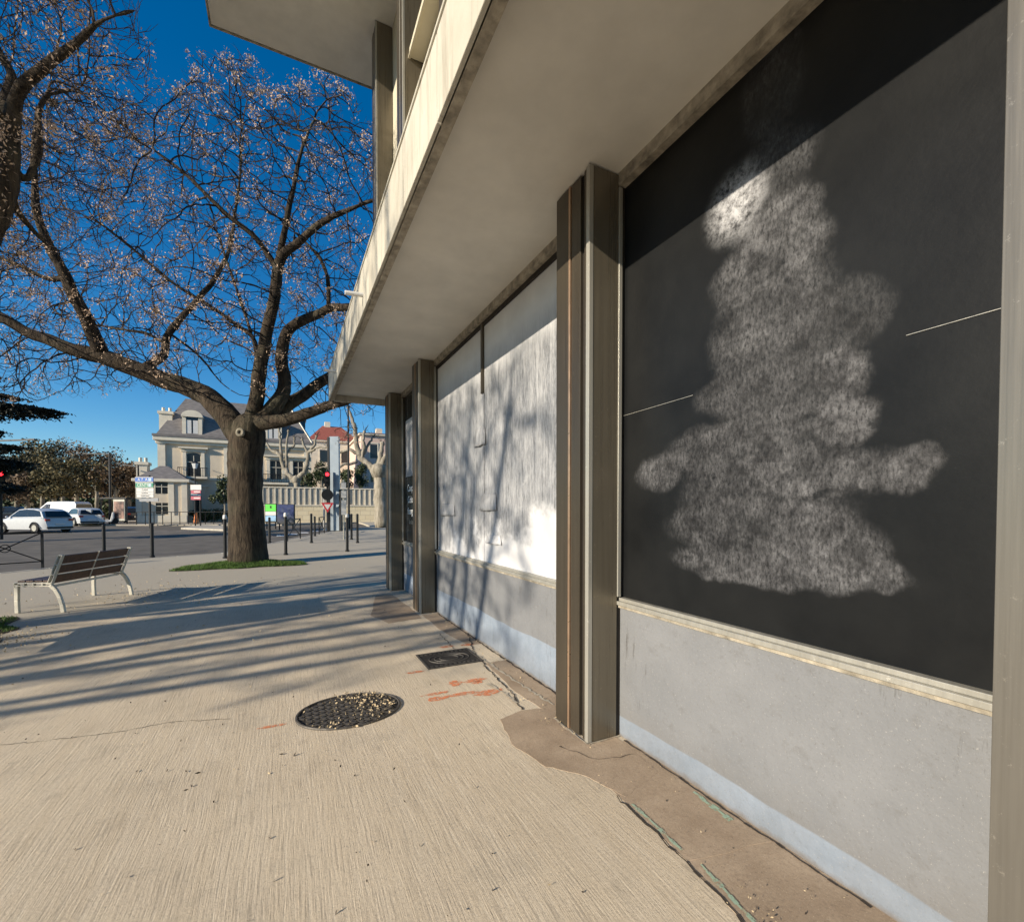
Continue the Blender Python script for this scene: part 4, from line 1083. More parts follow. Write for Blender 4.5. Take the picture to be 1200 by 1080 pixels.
def mat_port():
    s = N('brown_portrait_poster', True); v = s.coord((1, 1, 1)); X, Y, Z = s.xyz()
    c = s.mix(s.rng(s.noise(1.6, 4), .4, .62), (.06, .035, .03), (.40, .23, .17)); return s.out(c, .3, 0)
# bus shelter with poster
p = gnd(140, 614); d = depth(p)
bs = thing('bus_shelter', 'glass bus shelter with a lit brown poster beside the lamp mast', 'bus shelter', p)
tow = -FH; aw = -tow
A = at(134, 597.5, d); Bq = at(147, 597.5, d)
MB().bar(A, Bq, .18, 25 * d / F).build('poster_case', m_alu, bs)
MB().bar(A + tow * .1 + (Bq - A) * .06, Bq + tow * .1 - (Bq - A) * .06, .02, 20 * d / F).build('poster', mat_port(), bs)
A = at(118, 583.5, d); Bq = at(149, 583.5, d)
MB().bar(A + aw * .7, Bq + aw * .7, 1.6, .12).build('roof', m_black, bs)
for x in (118.5, 128, 148.6):
    q = at(x, 590, d); MB().bar(V((q.x, q.y, rise(q.x, q.y))), V((q.x, q.y, A.z)), .08, .08).build('post', m_black, bs)
m = MB(); a_ = at(119, 598, d) + aw * 1.3; c_ = at(133, 598, d) + aw * 1.3; m.bar(a_, c_, .02, 1.9); m.build('glass_pane', m_glass, bs)
# added panel out of frame, shaped to cast a shade band on the pavement
pc = V((-4.0, 7.25, 0))
ps = thing('shade_panel', 'added off-frame panel on a foot, casting shade over the pavement', 'shade panel', pc)
MB().box(-4.06, -3.94, 6.55, 7.75, .58, 1.75).build('shade_board', m_alu, ps, bevel=.02)
MB().box(-4.02, -3.98, 7.08, 7.23, 0, .62).build('shade_panel_foot', m_black, ps)

# ------------------------------------------------------------------ vehicles
def car(loc, heading, L, W, H, mat, label, kind='hatch', group='cars on the far road', cat='car', name='parked_car'):
    """side profile in metres: x forward from the rear bumper, z up"""
    loc = V(loc); root = thing(name, label, cat, loc, group)
    if kind == 'hatch':
        low = [(0, .35), (.02, .62), (.10, .92), (.30, 1.02), (1.0, 1.0), (2.2, .98), (2.95, .93), (3.7, .78), (3.98, .62), (4.05, .35)]
        top_ = [(.12, .94), (.42, 1.36), (.75, 1.50), (1.5, 1.55), (2.2, 1.50), (3.0, .95)]
        wx = (.72, 3.28); wr = .31; glass = [(.35, 1.04), (.58, 1.38), (1.0, 1.46), (1.6, 1.48), (2.15, 1.43), (2.78, 1.0)]; rg = ((.11, 1.0), (.40, 1.37)); wg = ((2.98, 1.0), (2.28, 1.46))
    elif kind == 'van':
        low = [(0, .4), (.02, .9), (.03, 1.1), (1.0, 1.1), (2.6, 1.1), (3.7, 1.08), (4.4, .95), (4.75, .75), (4.8, .4)]
        top_ = [(.03, 1.1), (.10, 1.75), (.3, 1.93), (1.6, 1.96), (2.9, 1.92), (3.85, 1.08)]
        wx = (.85, 3.85); wr = .33; glass = [(2.55, 1.12), (2.55, 1.72), (2.95, 1.70), (3.55, 1.15)]; rg = ((.06, 1.15), (.12, 1.72)); wg = ((3.80, 1.12), (3.0, 1.86))
    Ls = L / low[-1][0]; Hs = H / max(z for _, z in top_)
    h = V((math.cos(heading), math.sin(heading), 0)); s = V((-h.y, h.x, 0))
    P = lambda x, y, z: loc + h * (x * Ls - L / 2) + s * y + V((0, 0, z * Hs))
    w = W / 2
    m = MB(); n = len(low)
    # body shell: lower profile, slightly tucked at sill and shoulder
    def sect(x, zt):
        e = min(1, .80 + .2 * math.sin(min(1, min(x / .5, (low[-1][0] - x) / .6)) * math.pi / 2))
        return [P(x, -w * e * .93, .22), P(x, -w * e, .5), P(x, -w * e * .97, max(zt - .08, .5)), P(x, -w * e * .88, zt), P(x, w * e * .88, zt), P(x, w * e * .97, max(zt - .08, .5)), P(x, w * e, .5), P(x, w * e * .93, .22)]
    vs = []
    for x, z in low: vs += sect(x, max(z, .36))
    fs = []
    for i in range(n - 1):
        for k_ in range(8): fs.append((i * 8 + k_, i * 8 + (k_ + 1) % 8, (i + 1) * 8 + (k_ + 1) % 8, (i + 1) * 8 + k_))
    fs.append(tuple(range(8))); fs.append(tuple((n - 1) * 8 + k_ for k_ in range(8))[::-1])
    m.add(vs, fs)
    vs = []; fs = []; nn = len(top_)
    for x, z in top_:
        q = (z - .9) / .65; ww = w * (.90 - .16 * q)
        vs += [P(x, -w * .88, min(z, .93)), P(x, -ww, z - .03), P(x, -ww * .85, z), P(x, ww * .85, z), P(x, ww, z - .03), P(x, w * .88, min(z, .93))]
    for i in range(nn - 1):
        for k_ in range(5): fs.append((i * 6 + k_, i * 6 + k_ + 1, (i + 1) * 6 + k_ + 1, (i + 1) * 6 + k_))
    m.add(vs, fs)
    m.build('body', mat, root, smooth=True).modifiers.new('e', 'EDGE_SPLIT').split_angle = R(28)
    for sg in (-1, 1):
        g_ = MB(); pts = [P(x, sg * (w * (.895 - .16 * (z - .9) / .65) + .012), z) for x, z in glass]
        g_.prism(pts, s * sg * .012); g_.build('side_window', m_glass, root)
        for x in wx:
            c = P(x, sg * (w - .10), 0); c.z = loc.z + wr
            wh = MB(); wh.tube([c - s * sg * .1, c + s * sg * .105], wr, 20); wo = wh.build('wheel', m_tyre, root)
            r_ = MB(); r_.tube([c + s * sg * .106, c + s * sg * .118], wr * .62, 14); r_.build('rim', m_alu, wo)
            if False: pass
            a_ = MB(); ar = [c + s * sg * .108 + (h * math.cos(t) + V((0, 0, 1)) * math.sin(t)) * (wr + .045) for t in [math.pi * j / 10 for j in range(11)]]
            a_.tube(ar, .03, 6, True); a_.build('wheel_arch', m_black, root)
    for (x0, z0), (x1, z1), nm in ((*rg, 'rear_window'), (*wg, 'windscreen')):
        o_ = -.02 if nm == 'rear_window' else .02
        g_ = MB(); g_.prism([P(x0 + o_, -w * .76, z0), P(x0 + o_, w * .76, z0), P(x1 + o_, w * .62, z1), P(x1 + o_, -w * .62, z1)], h * o_ * .6); g_.build(nm, m_glass, root)
    zl = .82 if kind == 'hatch' else 1.0
    for sg in (-1, 1):
        t_ = MB(); c = P(-.005 if kind == 'van' else .045, sg * w * .72, zl); t_.bar(c - s * .13, c + s * .13, .06, .13); t_.build('tail_light', m_tail, root)
        t_ = MB(); c = P(low[-1][0] - .1, sg * w * .62, .66); t_.bar(c - s * .16, c + s * .16, .12, .12); t_.build('headlight', m_lamp, root)
        t_ = MB(); c = P(2.75 if kind == 'hatch' else 3.5, sg * (w + .06), 1.0 if kind == 'hatch' else 1.2); t_.ball(c, .09, 8, .7); t_.build('mirror', mat, root)
    t_ = MB(); c = P(-.012, 0, .55); t_.bar(c - s * .26, c + s * .26, .02, .11); t_.build('number_plate', m_white, root)
    t_ = MB(); c = P(-.004, 0, .33); t_.bar(c - s * w * .8, c + s * w * .8, .05, .12); t_.build('bumper', m_black, root)
    return root
def heading_to(p, ang): v = V((p.x, p.y, 0)).normalized(); a = math.atan2(v.y, v.x); return a + R(ang)
p = at(41, 620, 29.5); p.z = rise(p.x, p.y) - .12
c1 = car(p, heading_to(p, 33), 4.1, 1.80, 1.53, m_carw, 'white hatchback with tinted rear window, nearest car on the far road')
p = at(71, 610, 39); p.z = rise(p.x, p.y) - .1
car(p, heading_to(p, 40), 4.6, 1.85, 1.95, m_carw, 'white van parked behind the nearest white hatchback', 'van', cat='van', name='parked_van')
p = at(98, 613, 37.5); p.z = rise(p.x, p.y) - .1
car(p, heading_to(p, 14), 4.1, 1.78, 1.42, m_carw, 'small white car seen from behind, right of the van')
p = at(157, 613, 43); p.z = rise(p.x, p.y)
car(p, heading_to(p, 8), 4.2, 1.78, 1.45, m_card, 'dark car parked between the bus shelter and the mansion')
p = at(136, 613, 52); p.z = rise(p.x, p.y)
p = at(8, 608, 50); p.z = rise(p.x, p.y)
car(p, heading_to(p, 60), 4.2, 1.8, 1.5, m_card, 'dark car in the shade under the far trees at left')
# scooter
p = at(123, 612, 37); p.z = rise(p.x, p.y)
sc_ = thing('scooter', 'white motor scooter parked in front of the bus shelter', 'scooter', p)
for dx in (-.6, .6): MB().tube([p + V((dx, -.05, .25)), p + V((dx, .05, .25))], .25, 16).build('wheel', m_tyre, sc_)
m = MB(); m.prism([p + V((x, -.16, z)) for x, z in ((-.85, .45), (-.75, .75), (-.2, .8), (-.1, .35), (.35, .35), (.5, 1.0), (.62, .95), (.6, .5), (.45, .2), (-.4, .2))], V((0, .32, 0))); m.build('body', m_white, sc_, bevel=.04)
m = MB(); m.prism([p + V((x, -.13, z)) for x, z in ((-.85, .78), (-.8, .9), (-.25, .88), (-.2, .8))], V((0, .26, 0))); m.build('saddle', m_black, sc_, bevel=.02)
MB().bar(p + V((.5, -.3, 1.05)), p + V((.5, .3, 1.05)), .04, .04).build('handlebar', m_black, sc_)
MB().box(p.x - 1.1, p.x - .75, p.y - .2, p.y + .2, p.z + .85, p.z + 1.2).build('top_box', m_white, sc_, bevel=.04)

# ------------------------------------------------------------------ the mansion across the square
MY = 52.0
def X_(px): return atY(px, 600, MY).x
def Zy(px, py, Y=MY): return atY(px, py, Y).z
MS = thing('mansion', 'cream stone mansion with a slate mansard roof, dormers and tall balcony windows', 'mansion', (-4, MY, .5))
def mp_(name, mat, *bx, **k):
    m = MB()
    for q in bx: m.box(*q)
    return m.build(name, mat, MS, **k)
xl, xr = X_(188), X_(364); ze = Zy(230, 514)
mp_('wall', m_stone, (xl, xr, MY, MY + 12, .3, ze - .35))
mp_('corner_pilaster', m_stone_l, (xl - .12, xl + .45, MY - .14, MY + .3, .5, ze - .36))
mp_('corner_pilaster', m_stone_l, (X_(263) , X_(263) + .8, MY - .14, MY - .001, .5, ze - .36))
mp_('corner_pilaster', m_stone_l, (xr - .6, xr + .1, MY - .14, MY + .3, .5, ze - .36))
mp_('string_course', m_stone_l, (xl - .05, xr + .05, MY - .1, MY - .002, Zy(260, 563), Zy(260, 560)))
mp_('cornice', m_stone_l, (xl - .4, xr + .4, MY - .45, MY + 12.4, ze - .349, ze), (xl - .25, xr + .25, MY - .25, MY + 12.2, ze - .62, ze - .352), bevel=.03)
mp_('gutter', m_slate, (xl - .45, xr + .45, MY - .5, MY - .40, ze + .002, ze + .22))
zr = Zy(240, 470, MY + 2.2)
m = MB(); i_ = 1.75
m.add([(xl - .3, MY - .35, ze + .01), (xr + .3, MY - .35, ze + .01), (xr + .3, MY + 12.3, ze + .01), (xl - .3, MY + 12.3, ze + .01),
       (xl + i_, MY + i_, zr), (xr - i_, MY + i_, zr), (xr - i_, MY + 10.5, zr), (xl + i_, MY + 10.5, zr)],
      [(0, 1, 5, 4), (1, 2, 6, 5), (2, 3, 7, 6), (3, 0, 4, 7), (4, 5, 6, 7), (3, 2, 1, 0)])
m.build('roof', m_slate, MS)
m = MB(); m.bar((xr + .3, MY - .36, ze + .05), (xr - i_, MY + i_ - .02, zr), .18, .1); m.build('hip_flashing', m_alu, MS)
def chimney(x0, x1, y0, z0, z1, mat=m_stone_l):
    m = MB(); m.box(x0, x1, y0, y0 + 1.0, z0, z1 - .25); m.box(x0 - .1, x1 + .1, y0 - .1, y0 + 1.1, z1 - .249, z1)
    for t in (.25, .75): m.tube([V((x0 + (x1 - x0) * t, y0 + .5, z1)), V((x0 + (x1 - x0) * t, y0 + .5, z1 + .4))], .13, 8)
    m.build('chimney', mat, MS)
chimney(xl - .1, xl + .9, MY + .5, ze, Zy(187, 480), m_stone_l)
chimney(xr - 1.3, xr - .3, MY + 3.5, ze, Zy(358, 491, MY + 3.5), m_glass)
def window(xc, z0, z1, w, surround=True, balcony=False, arch=False, Y=MY, parent=MS, shutters=False):
    m = MB(); m.box(xc - w / 2, xc + w / 2, Y - .03, Y + .05, z0, z1)
    if arch:
        pts = [V((xc + math.cos(a) * w / 2, Y - .03, z1 + math.sin(a) * w * .22)) for a in [math.pi * j / 8 for j in range(9)]]
        m.prism(pts, (0, .07, 0))
    wn = m.build('window', m_glass, parent)
    m = MB(); f_ = .05
    for bx in ((xc - .025, xc + .025, Y - .055, Y - .032, z0, z1), (xc - w / 2, xc + w / 2, Y - .055, Y - .032, z0 + (z1 - z0) * .68, z0 + (z1 - z0) * .68 + .05), (xc - w / 2, xc - w / 2 + f_, Y - .056, Y - .033, z0, z1), (xc + w / 2 - f_, xc + w / 2, Y - .056, Y - .033, z0, z1)): m.box(*bx)
    m.build('frame', m_stone_l, wn)
    if surround:
        m = MB(); e = .28; zt = z1 + (w * .22 if arch else 0)
        m.box(xc - w / 2 - e, xc - w / 2, Y - .12, Y - .001, z0 - .05, zt + .1); m.box(xc + w / 2, xc + w / 2 + e, Y - .12, Y - .001, z0 - .05, zt + .1)
        m.box(xc - w / 2 - e - .1, xc + w / 2 + e + .1, Y - .16, Y - .001, zt + .101, zt + .38); m.box(xc - w / 2 - e - .3, xc + w / 2 + e + .3, Y - .38, Y - .001, zt + .381, zt + .52)
        m.build('surround', m_stone_l, wn)
    if balcony:
        m = MB(); a0_, a1_ = xc - w / 2 - .55, xc + w / 2 + .55
        m.box(a0_, a1_, Y - .8, Y - .125, z0 - .25, z0 - .06); m.build('balcony_slab', m_stone_l, wn)
        m = MB(); m.bar((a0_, Y - .78, z0 + .75), (a1_, Y - .78, z0 + .75), .05, .05)
        k_ = 14
        for i in range(k_ + 1): x = a0_ + (a1_ - a0_) * i / k_; m.bar((x, Y - .78, z0 - .06), (x, Y - .78, z0 + .74), .035, .035)
        for x in (a0_, a1_): m.bar((x, Y - .78, z0 + .75), (x, Y - .1, z0 + .75), .04, .04)
        m.build('railing', m_black, wn)
window(X_(228), Zy(228, 558), Zy(228, 534), 1.15, True, True, True)
window(X_(324), Zy(324, 565), Zy(324, 540), 1.1, True, True)
window(X_(228), .9, Zy(228, 575), 1.2, True)
window(X_(292), Zy(292, 558), Zy(292, 534), 1.15, True, True, True)
window(X_(350), Zy(350, 563), Zy(350, 541), 1.0, True)
def dormer(px, z0, z1, w):
    xc = X_(px); Y = MY - .15
    m = MB(); m.box(xc - w / 2 - .3, xc - w / 2, Y, Y + 1.8, z0, z1); m.box(xc + w / 2, xc + w / 2 + .3, Y, Y + 1.8, z0, z1)
    n = 10; up = [V((xc + math.cos(math.pi * j / n) * (w / 2 + .38), Y - .12, z1 + math.sin(math.pi * j / n) * .62)) for j in range(n + 1)]
    m.prism(up, (0, 2.2, 0)); dm = m.build('dormer', m_stone_l, MS)
    MB().box(xc - w / 2, xc + w / 2, Y + .08, Y + 1.7, z0, z1 - .01).build('window', m_glass, dm)
    m = MB()
    for sx in (-1, 1): m.box(xc + sx * w * .27 - w * .2, xc + sx * w * .27 + w * .2, Y + .03, Y + .078, z0 + .1, z1 - .3)
    m.build('shutters', m_white, dm)
dormer(227, ze + .23, Zy(227, 489), .95)
dormer(321, ze + .23, Zy(321, 497), .95)
# low wing
WYg = 48.0
x0 = atY(160, 600, WYg).x; x1 = atY(219, 600, WYg).x; zw = atY(190, 561, WYg).z
m = MB(); m.box(x0, x1, WYg, MY - .15, .3, zw - .25); w_ = m.build('wing_wall', m_stone, MS)
MB().box(x0 - .25, x1 + .25, WYg - .25, MY - .14, zw - .249, zw).build('wing_cornice', m_stone_l, MS, bevel=.03)
for px in (163, 201, 216.5):
    xx = atY(px, 600, WYg).x; MB().box(xx - .2, xx + .2, WYg - .08, WYg - .001, .4, zw - .252).build('pilaster', m_stone_l, MS)
MB().box(x0, x1, WYg - .12, WYg - .001, .3, 1.15).build('plinth', m_stone_l, MS)
ap = atY(192, 546, WYg + 1.7); m = MB()
m.add([(x0 - .1, WYg - .1, zw + .003), (x1 + .1, WYg - .1, zw + .003), (x1 + .1, MY - .2, zw + .003), (x0 - .1, MY - .2, zw + .003), (ap.x - .3, WYg + 1.7, ap.z), (ap.x + .3, WYg + 1.7, ap.z)],
      [(0, 1, 5, 4), (1, 2, 5), (2, 3, 4, 5), (3, 0, 4), (3, 2, 1, 0)])
m.build('wing_roof', m_slate, MS)
window(atY(190, 600, WYg).x, atY(190, 578, WYg).z, atY(190, 567, WYg).z, .95, False, False, True, WYg)
window(atY(190, 600, WYg).x, atY(190, 602, WYg).z, atY(190, 589, WYg).z, .95, False, False, False, WYg)
cm = atY(166, 552, WYg + 2); chimney(cm.x - .38, cm.x + .38, WYg + 2.0, zw, atY(166, 541, WYg + 2).z)

# garden wall, fence, railings
def seg_wall(name, label, cat, pa, pb, z0, z1, th, mat, cap=None, grp=None):
    root = thing(name, label, cat, V((pa.x, pa.y, z0)), grp)
    a = V((pa.x, pa.y, (z0 + z1) / 2)); b_ = V((pb.x, pb.y, (z0 + z1) / 2))
    MB().bar(a, b_, th, z1 - z0).build('wall', mat, root)
    if cap: MB().bar(V((a.x, a.y, z1 + .05)), V((b_.x, b_.y, z1 + .05)), th + .12, .1).build('coping', cap, root)
    return root
RWY = 45.5
ra = atY(308, 600, RWY); rb = V((14, RWY, 0)); rb.x = atY(475, 600, RWY).x
zt = atY(345, 592.7, RWY).z
seg_wall('garden_wall', 'yellow limestone block wall along the mansion garden', 'wall', ra, rb, .3, zt, .4, m_block, m_stone_l)
fz = atY(345, 570.5, RWY).z
fr = thing('garden_fence', 'pale panelled fence on top of the yellow garden wall', 'fence', (ra.x, RWY, zt))
n = 26
m = MB(); m.box(ra.x, rb.x, RWY + .05, RWY + .09, zt + .12, fz - .1); m.build('panel', M('beige_fence_panel', (.42, .38, .31), .8, var=.12, scale=2), fr)
m = MB(); m.box(ra.x, rb.x, RWY - .02, RWY + .16, fz - .099, fz); m.build('top_rail', m_stone_l, fr)
for i in range(n + 1):
    x = ra.x + (rb.x - ra.x) * i / n; MB().box(x - .05, x + .05, RWY - .01, RWY + .049, zt + .105, fz - .1).build('post', m_stone_l, fr)
# railing before the mansion
q0, q1 = at(160, 600, 36.6), at(270, 600, 37.5)
rl = thing('street_railing', 'thin dark railing along the pavement before the mansion', 'railing', V((q0.x, q0.y, rise(q0.x, q0.y))))
for i in range(12):
    q = q0.lerp(q1, i / 11); z = rise(q.x, q.y); MB().bar(V((q.x, q.y, z)), V((q.x, q.y, z + 1.0)), .05, .05).build('post', m_black, rl)
m = MB()
for hh in (1.0, .15): m.bar(V((q0.x, q0.y, rise(q0.x, q0.y) + hh)), V((q1.x, q1.y, rise(q1.x, q1.y) + hh)), .05, .05)
m.build('rail', m_black, rl)

def foliage(name, label, cat, c, rx, ry, rz, n, size, mat, group=None, trunk=0.0, clumps=14, seed=0, zbase=None, core=0.0, lift=0.0):
    rnd = random.Random(seed); c = V(c)
    zb = rise(c.x, c.y) if zbase is None else zbase
    root = thing(name, label, cat, V((c.x, c.y, zb)), group)
    cl = []
    for _ in range(clumps):
        v = V((rnd.gauss(0, 1), rnd.gauss(0, 1), rnd.gauss(0, 1))).normalized() * rnd.uniform(.35, .85)
        cl.append((V((c.x + v.x * rx, c.y + v.y * ry, c.z + v.z * rz)), rnd.uniform(.28, .5)))
    m = MB()
    for i in range(n):
        p, s_ = cl[i % clumps]; v = V((rnd.gauss(0, 1), rnd.gauss(0, 1), rnd.gauss(0, 1))).normalized() * (rnd.random() ** .45)
        q = p + V((v.x * rx * s_, v.y * ry * s_, v.z * rz * s_)); m.leaf(q, rnd.uniform(.6, 1.3) * size, rnd, .55)
    if trunk:
        t = MB(); t.tube([V((c.x, c.y, zb - .1)), V((c.x + .1, c.y, zb + (c.z - zb) * .45)), V((c.x, c.y, c.z))], [trunk, trunk * .8, trunk * .5], 9)
        for k_ in range(7):
            p, s_ = cl[k_ % clumps]; b0 = V((c.x, c.y, zb + (c.z - zb) * rnd.uniform(.45, .8)))
            t.tube([b0, b0.lerp(p, .5) + V((0, 0, .2)), p], [trunk * .45, trunk * .3, trunk * .1], 6)
        t.build('trunk', m_plane, root, smooth=True)
    m.build('crown', mat, root)
    return root
# trees of the far avenue
spec = [(18, 548, 50, 34, 26, 'olive'), (48, 540, 56, 32, 30, 'olive'), (72, 538, 60, 30, 28, 'grey'), (88, 556, 50, 30, 26, 'olive'), (112, 548, 58, 32, 30, 'brown'), (134, 560, 52, 26, 24, 'brown'), (150, 566, 56, 22, 20, 'brown'),
        (-20, 545, 48, 34, 30, 'olive'), (30, 570, 46, 26, 18, 'brown'), (62, 566, 46, 26, 18, 'olive')]
lab = ['olive tinted avenue tree right beside the cedar', 'broad olive avenue tree above the nearest white hatchback', 'bare grey topped avenue tree rising above its neighbours', 'olive avenue tree over the small white car', 'brown avenue tree right behind the street lamp mast', 'brown avenue tree over the bus shelter', 'small brown avenue tree next to the mansion chimney', 'olive avenue tree at the extreme left behind the cedar', 'low brown avenue tree above the hatchback windscreen', 'low olive avenue tree above the van roof']
mm_ = {'olive': m_leaf_olive, 'grey': m_leaf_grey, 'brown': m_leaf_brown}
for i, (px, py, d, rx, rz, kd_) in enumerate(spec):
    c = at(px, py, d); kk = d / F
    foliage('avenue_tree', lab[i], 'tree', c, rx * kk, rx * kk, rz * kk, 2600 if kd_ != 'grey' else 1500, .17 if kd_ != 'grey' else .12, mm_[kd_], 'trees of the far avenue', .24, 18, 40 + i)
rnd = random.Random(77); m = MB()
for _ in range(9000):
    px = rnd.uniform(-260, 168); d = rnd.uniform(64, 78); a = at(px, 600, d); top_ = 6.6 + 1.6 * noise.noise(V((a.x * .12, a.y * .1, 0)))
    m.leaf((a.x, a.y, .4 + rnd.random() * top_), rnd.uniform(.25, .5), rnd, .7)
tag(m.build('treeline', m_leaf_brown), 'dense dark wood closing the far end of the avenue', 'wood', kind='stuff')
hb = thing('hedge', 'long dark clipped hedge behind the parked cars', 'hedge', at(60, 606, 60))
m = MB(); a_ = at(-260, 600, 60); b_ = at(172, 600, 62)
for _ in range(5200):
    t = rnd.random(); q = a_.lerp(b_, t); m.leaf((q.x + rnd.gauss(0, .4), q.y + rnd.gauss(0, .4), .5 + rnd.random() * 2.6), rnd.uniform(.2, .35), rnd, .7)
m.build('foliage', m_leaf_green, hb)
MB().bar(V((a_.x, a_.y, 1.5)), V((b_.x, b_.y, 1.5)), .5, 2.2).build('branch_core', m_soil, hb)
# round evergreen by the mansion
c = at(262, 577, 41); foliage('round_evergreen', 'round clipped evergreen in front of the mansion wall', 'tree', c, 1.15, 1.1, 1.35, 2200, .10, m_leaf_green, None, .1, 16, 60)
# hedge before mansion
c = at(246, 600, 41.5)
foliage('clipped_hedge', 'low dark hedge at the foot of the mansion between wing and tree', 'hedge', V((c.x, c.y, 1.2)), 1.9, .5, .75, 2200, .09, m_leaf_green, None, 0, 20, 61)
for i, (px, py, d, rx, rz, lb) in enumerate(((362, 560, 47.5, 10, 14, 'dark green shrub behind the garden fence, left of the traffic light'), (377, 557, 47.5, 12, 15, 'dark green shrub behind the garden fence, behind the traffic light'), (404, 560, 48, 13, 15, 'dark green shrub behind the garden fence, right of the totem'), (422, 556, 49, 12, 16, 'dark green shrub behind the garden fence, nearest the shop building'), (447, 552, 49, 14, 18, 'dark green shrub behind the garden fence, hidden by the shop column'))):
    c = at(px, py, d); kk = d / F
    foliage('garden_shrub', lb, 'shrub', c, rx * kk, 1, rz * kk, 1500, .11, m_leaf_green, 'shrubs of the mansion garden', .12, 12, 70 + i)

# pollarded plane trees
def pollard(base_, limbs, label, seed):
    root = thing('pollarded_plane_tree', label, 'tree', base_, 'pollarded plane trees')
    m = MB(); rnd = random.Random(seed); kn = MB(); tw = MB()
    for pts, rs in limbs:
        P = []; Rr = []
        for k_ in range(len(pts) - 1):
            for i in range(4):
                t = i / 4; P.append(pts[k_].lerp(pts[k_ + 1], t) + V((rnd.gauss(0, .04), rnd.gauss(0, .04), rnd.gauss(0, .04)))); Rr.append(rs[k_] + (rs[k_ + 1] - rs[k_]) * t)
        P.append(pts[-1]); Rr.append(rs[-1]); m.tube(P, Rr, 10)
        m.ball(pts[-1], rs[-1] * 1.6, 8)
        for _ in range(9):
            q = pts[-1]; d_ = V((rnd.gauss(0, .5), rnd.gauss(0, .5), rnd.uniform(.3, 1))).normalized(); tw.tube([q, q + d_ * rnd.uniform(.3, .8)], [.02, .008], 4, False)
    m.build('trunk', m_plane, root, smooth=True); tw.build('shoots', m_twig, root)
d = 42.0; kk = d / F; q = lambda x, y, o=0: at(x, y, d + o)
b0 = q(351, 600); b0.z = .5
pollard(b0, [([b0, q(350, 590), q(348, 568), q(347, 562)], [4.2 * kk, 3.8 * kk, 3.5 * kk, 3.4 * kk]),
             ([q(347, 563), q(338, 554), q(332, 546), q(329, 533), q(317, 526), q(311, 518)], [3 * kk, 2.6 * kk, 2.4 * kk, 2 * kk, 1.5 * kk, 1 * kk]),
             ([q(330, 536), q(329, 515), q(327, 502)], [1.8 * kk, 1.4 * kk, 1.1 * kk]), ([q(332, 545, .3), q(336, 530, .5), q(344, 522, .6), q(345, 513, .6)], [1.7 * kk, 1.4 * kk, 1.2 * kk, .9 * kk]),
             ([q(336, 548), q(336, 525), q(338, 505)], [1.6 * kk, 1.3 * kk, 1. * kk]),
             ([q(347, 563), q(357, 553), q(361, 540), q(362, 529), q(369, 521), q(371, 511)], [3 * kk, 2.6 * kk, 2.3 * kk, 1.8 * kk, 1.4 * kk, 1 * kk]),
             ([q(361, 531), q(356, 521), q(354, 515)], [1.7 * kk, 1.3 * kk, 1 * kk]), ([q(362, 530, -.4), q(374, 524, -.8), q(384, 524, -1)], [1.6 * kk, 1.1 * kk, .8 * kk])],
        'pale pollarded plane tree with knobbly limbs right of the big trunk', 1)
d = 33.0; kk = d / F
b0 = q(447, 600); b0.z = rise(b0.x, b0.y)
pollard(b0, [([b0, q(447, 590), q(446, 570), q(444, 552)], [9 * kk, 7.5 * kk, 7 * kk, 6.5 * kk]),
             ([q(444, 553), q(432, 544), q(422, 536), q(418, 524), q(417, 507), q(413, 490), q(408, 478)], [4.5 * kk, 3.8 * kk, 3.4 * kk, 3 * kk, 2.6 * kk, 2 * kk, 1.2 * kk]),
             ([q(421, 534), q(410, 526), q(400, 530), q(388, 526)], [2.4 * kk, 1.8 * kk, 1.5 * kk, 1 * kk]), ([q(424, 538), q(426, 520), q(427, 506)], [2.4 * kk, 1.9 * kk, 1.2 * kk]),
             ([q(424, 536, .4), q(433, 520, .8), q(438, 512, 1)], [2 * kk, 1.5 * kk, 1 * kk]), ([q(444, 553), q(446, 535), q(448, 520)], [4.5 * kk, 3.5 * kk, 2 * kk]), ([q(445, 548), q(455, 530), q(465, 510)], [4 * kk, 3 * kk, 2 * kk]),
             ([q(420, 540, -.5), q(398, 546, -1), q(372, 549, -1.4)], [1.8 * kk, 1.3 * kk, .8 * kk])],
        'larger pale pollarded plane tree beside the shop building corner', 2)

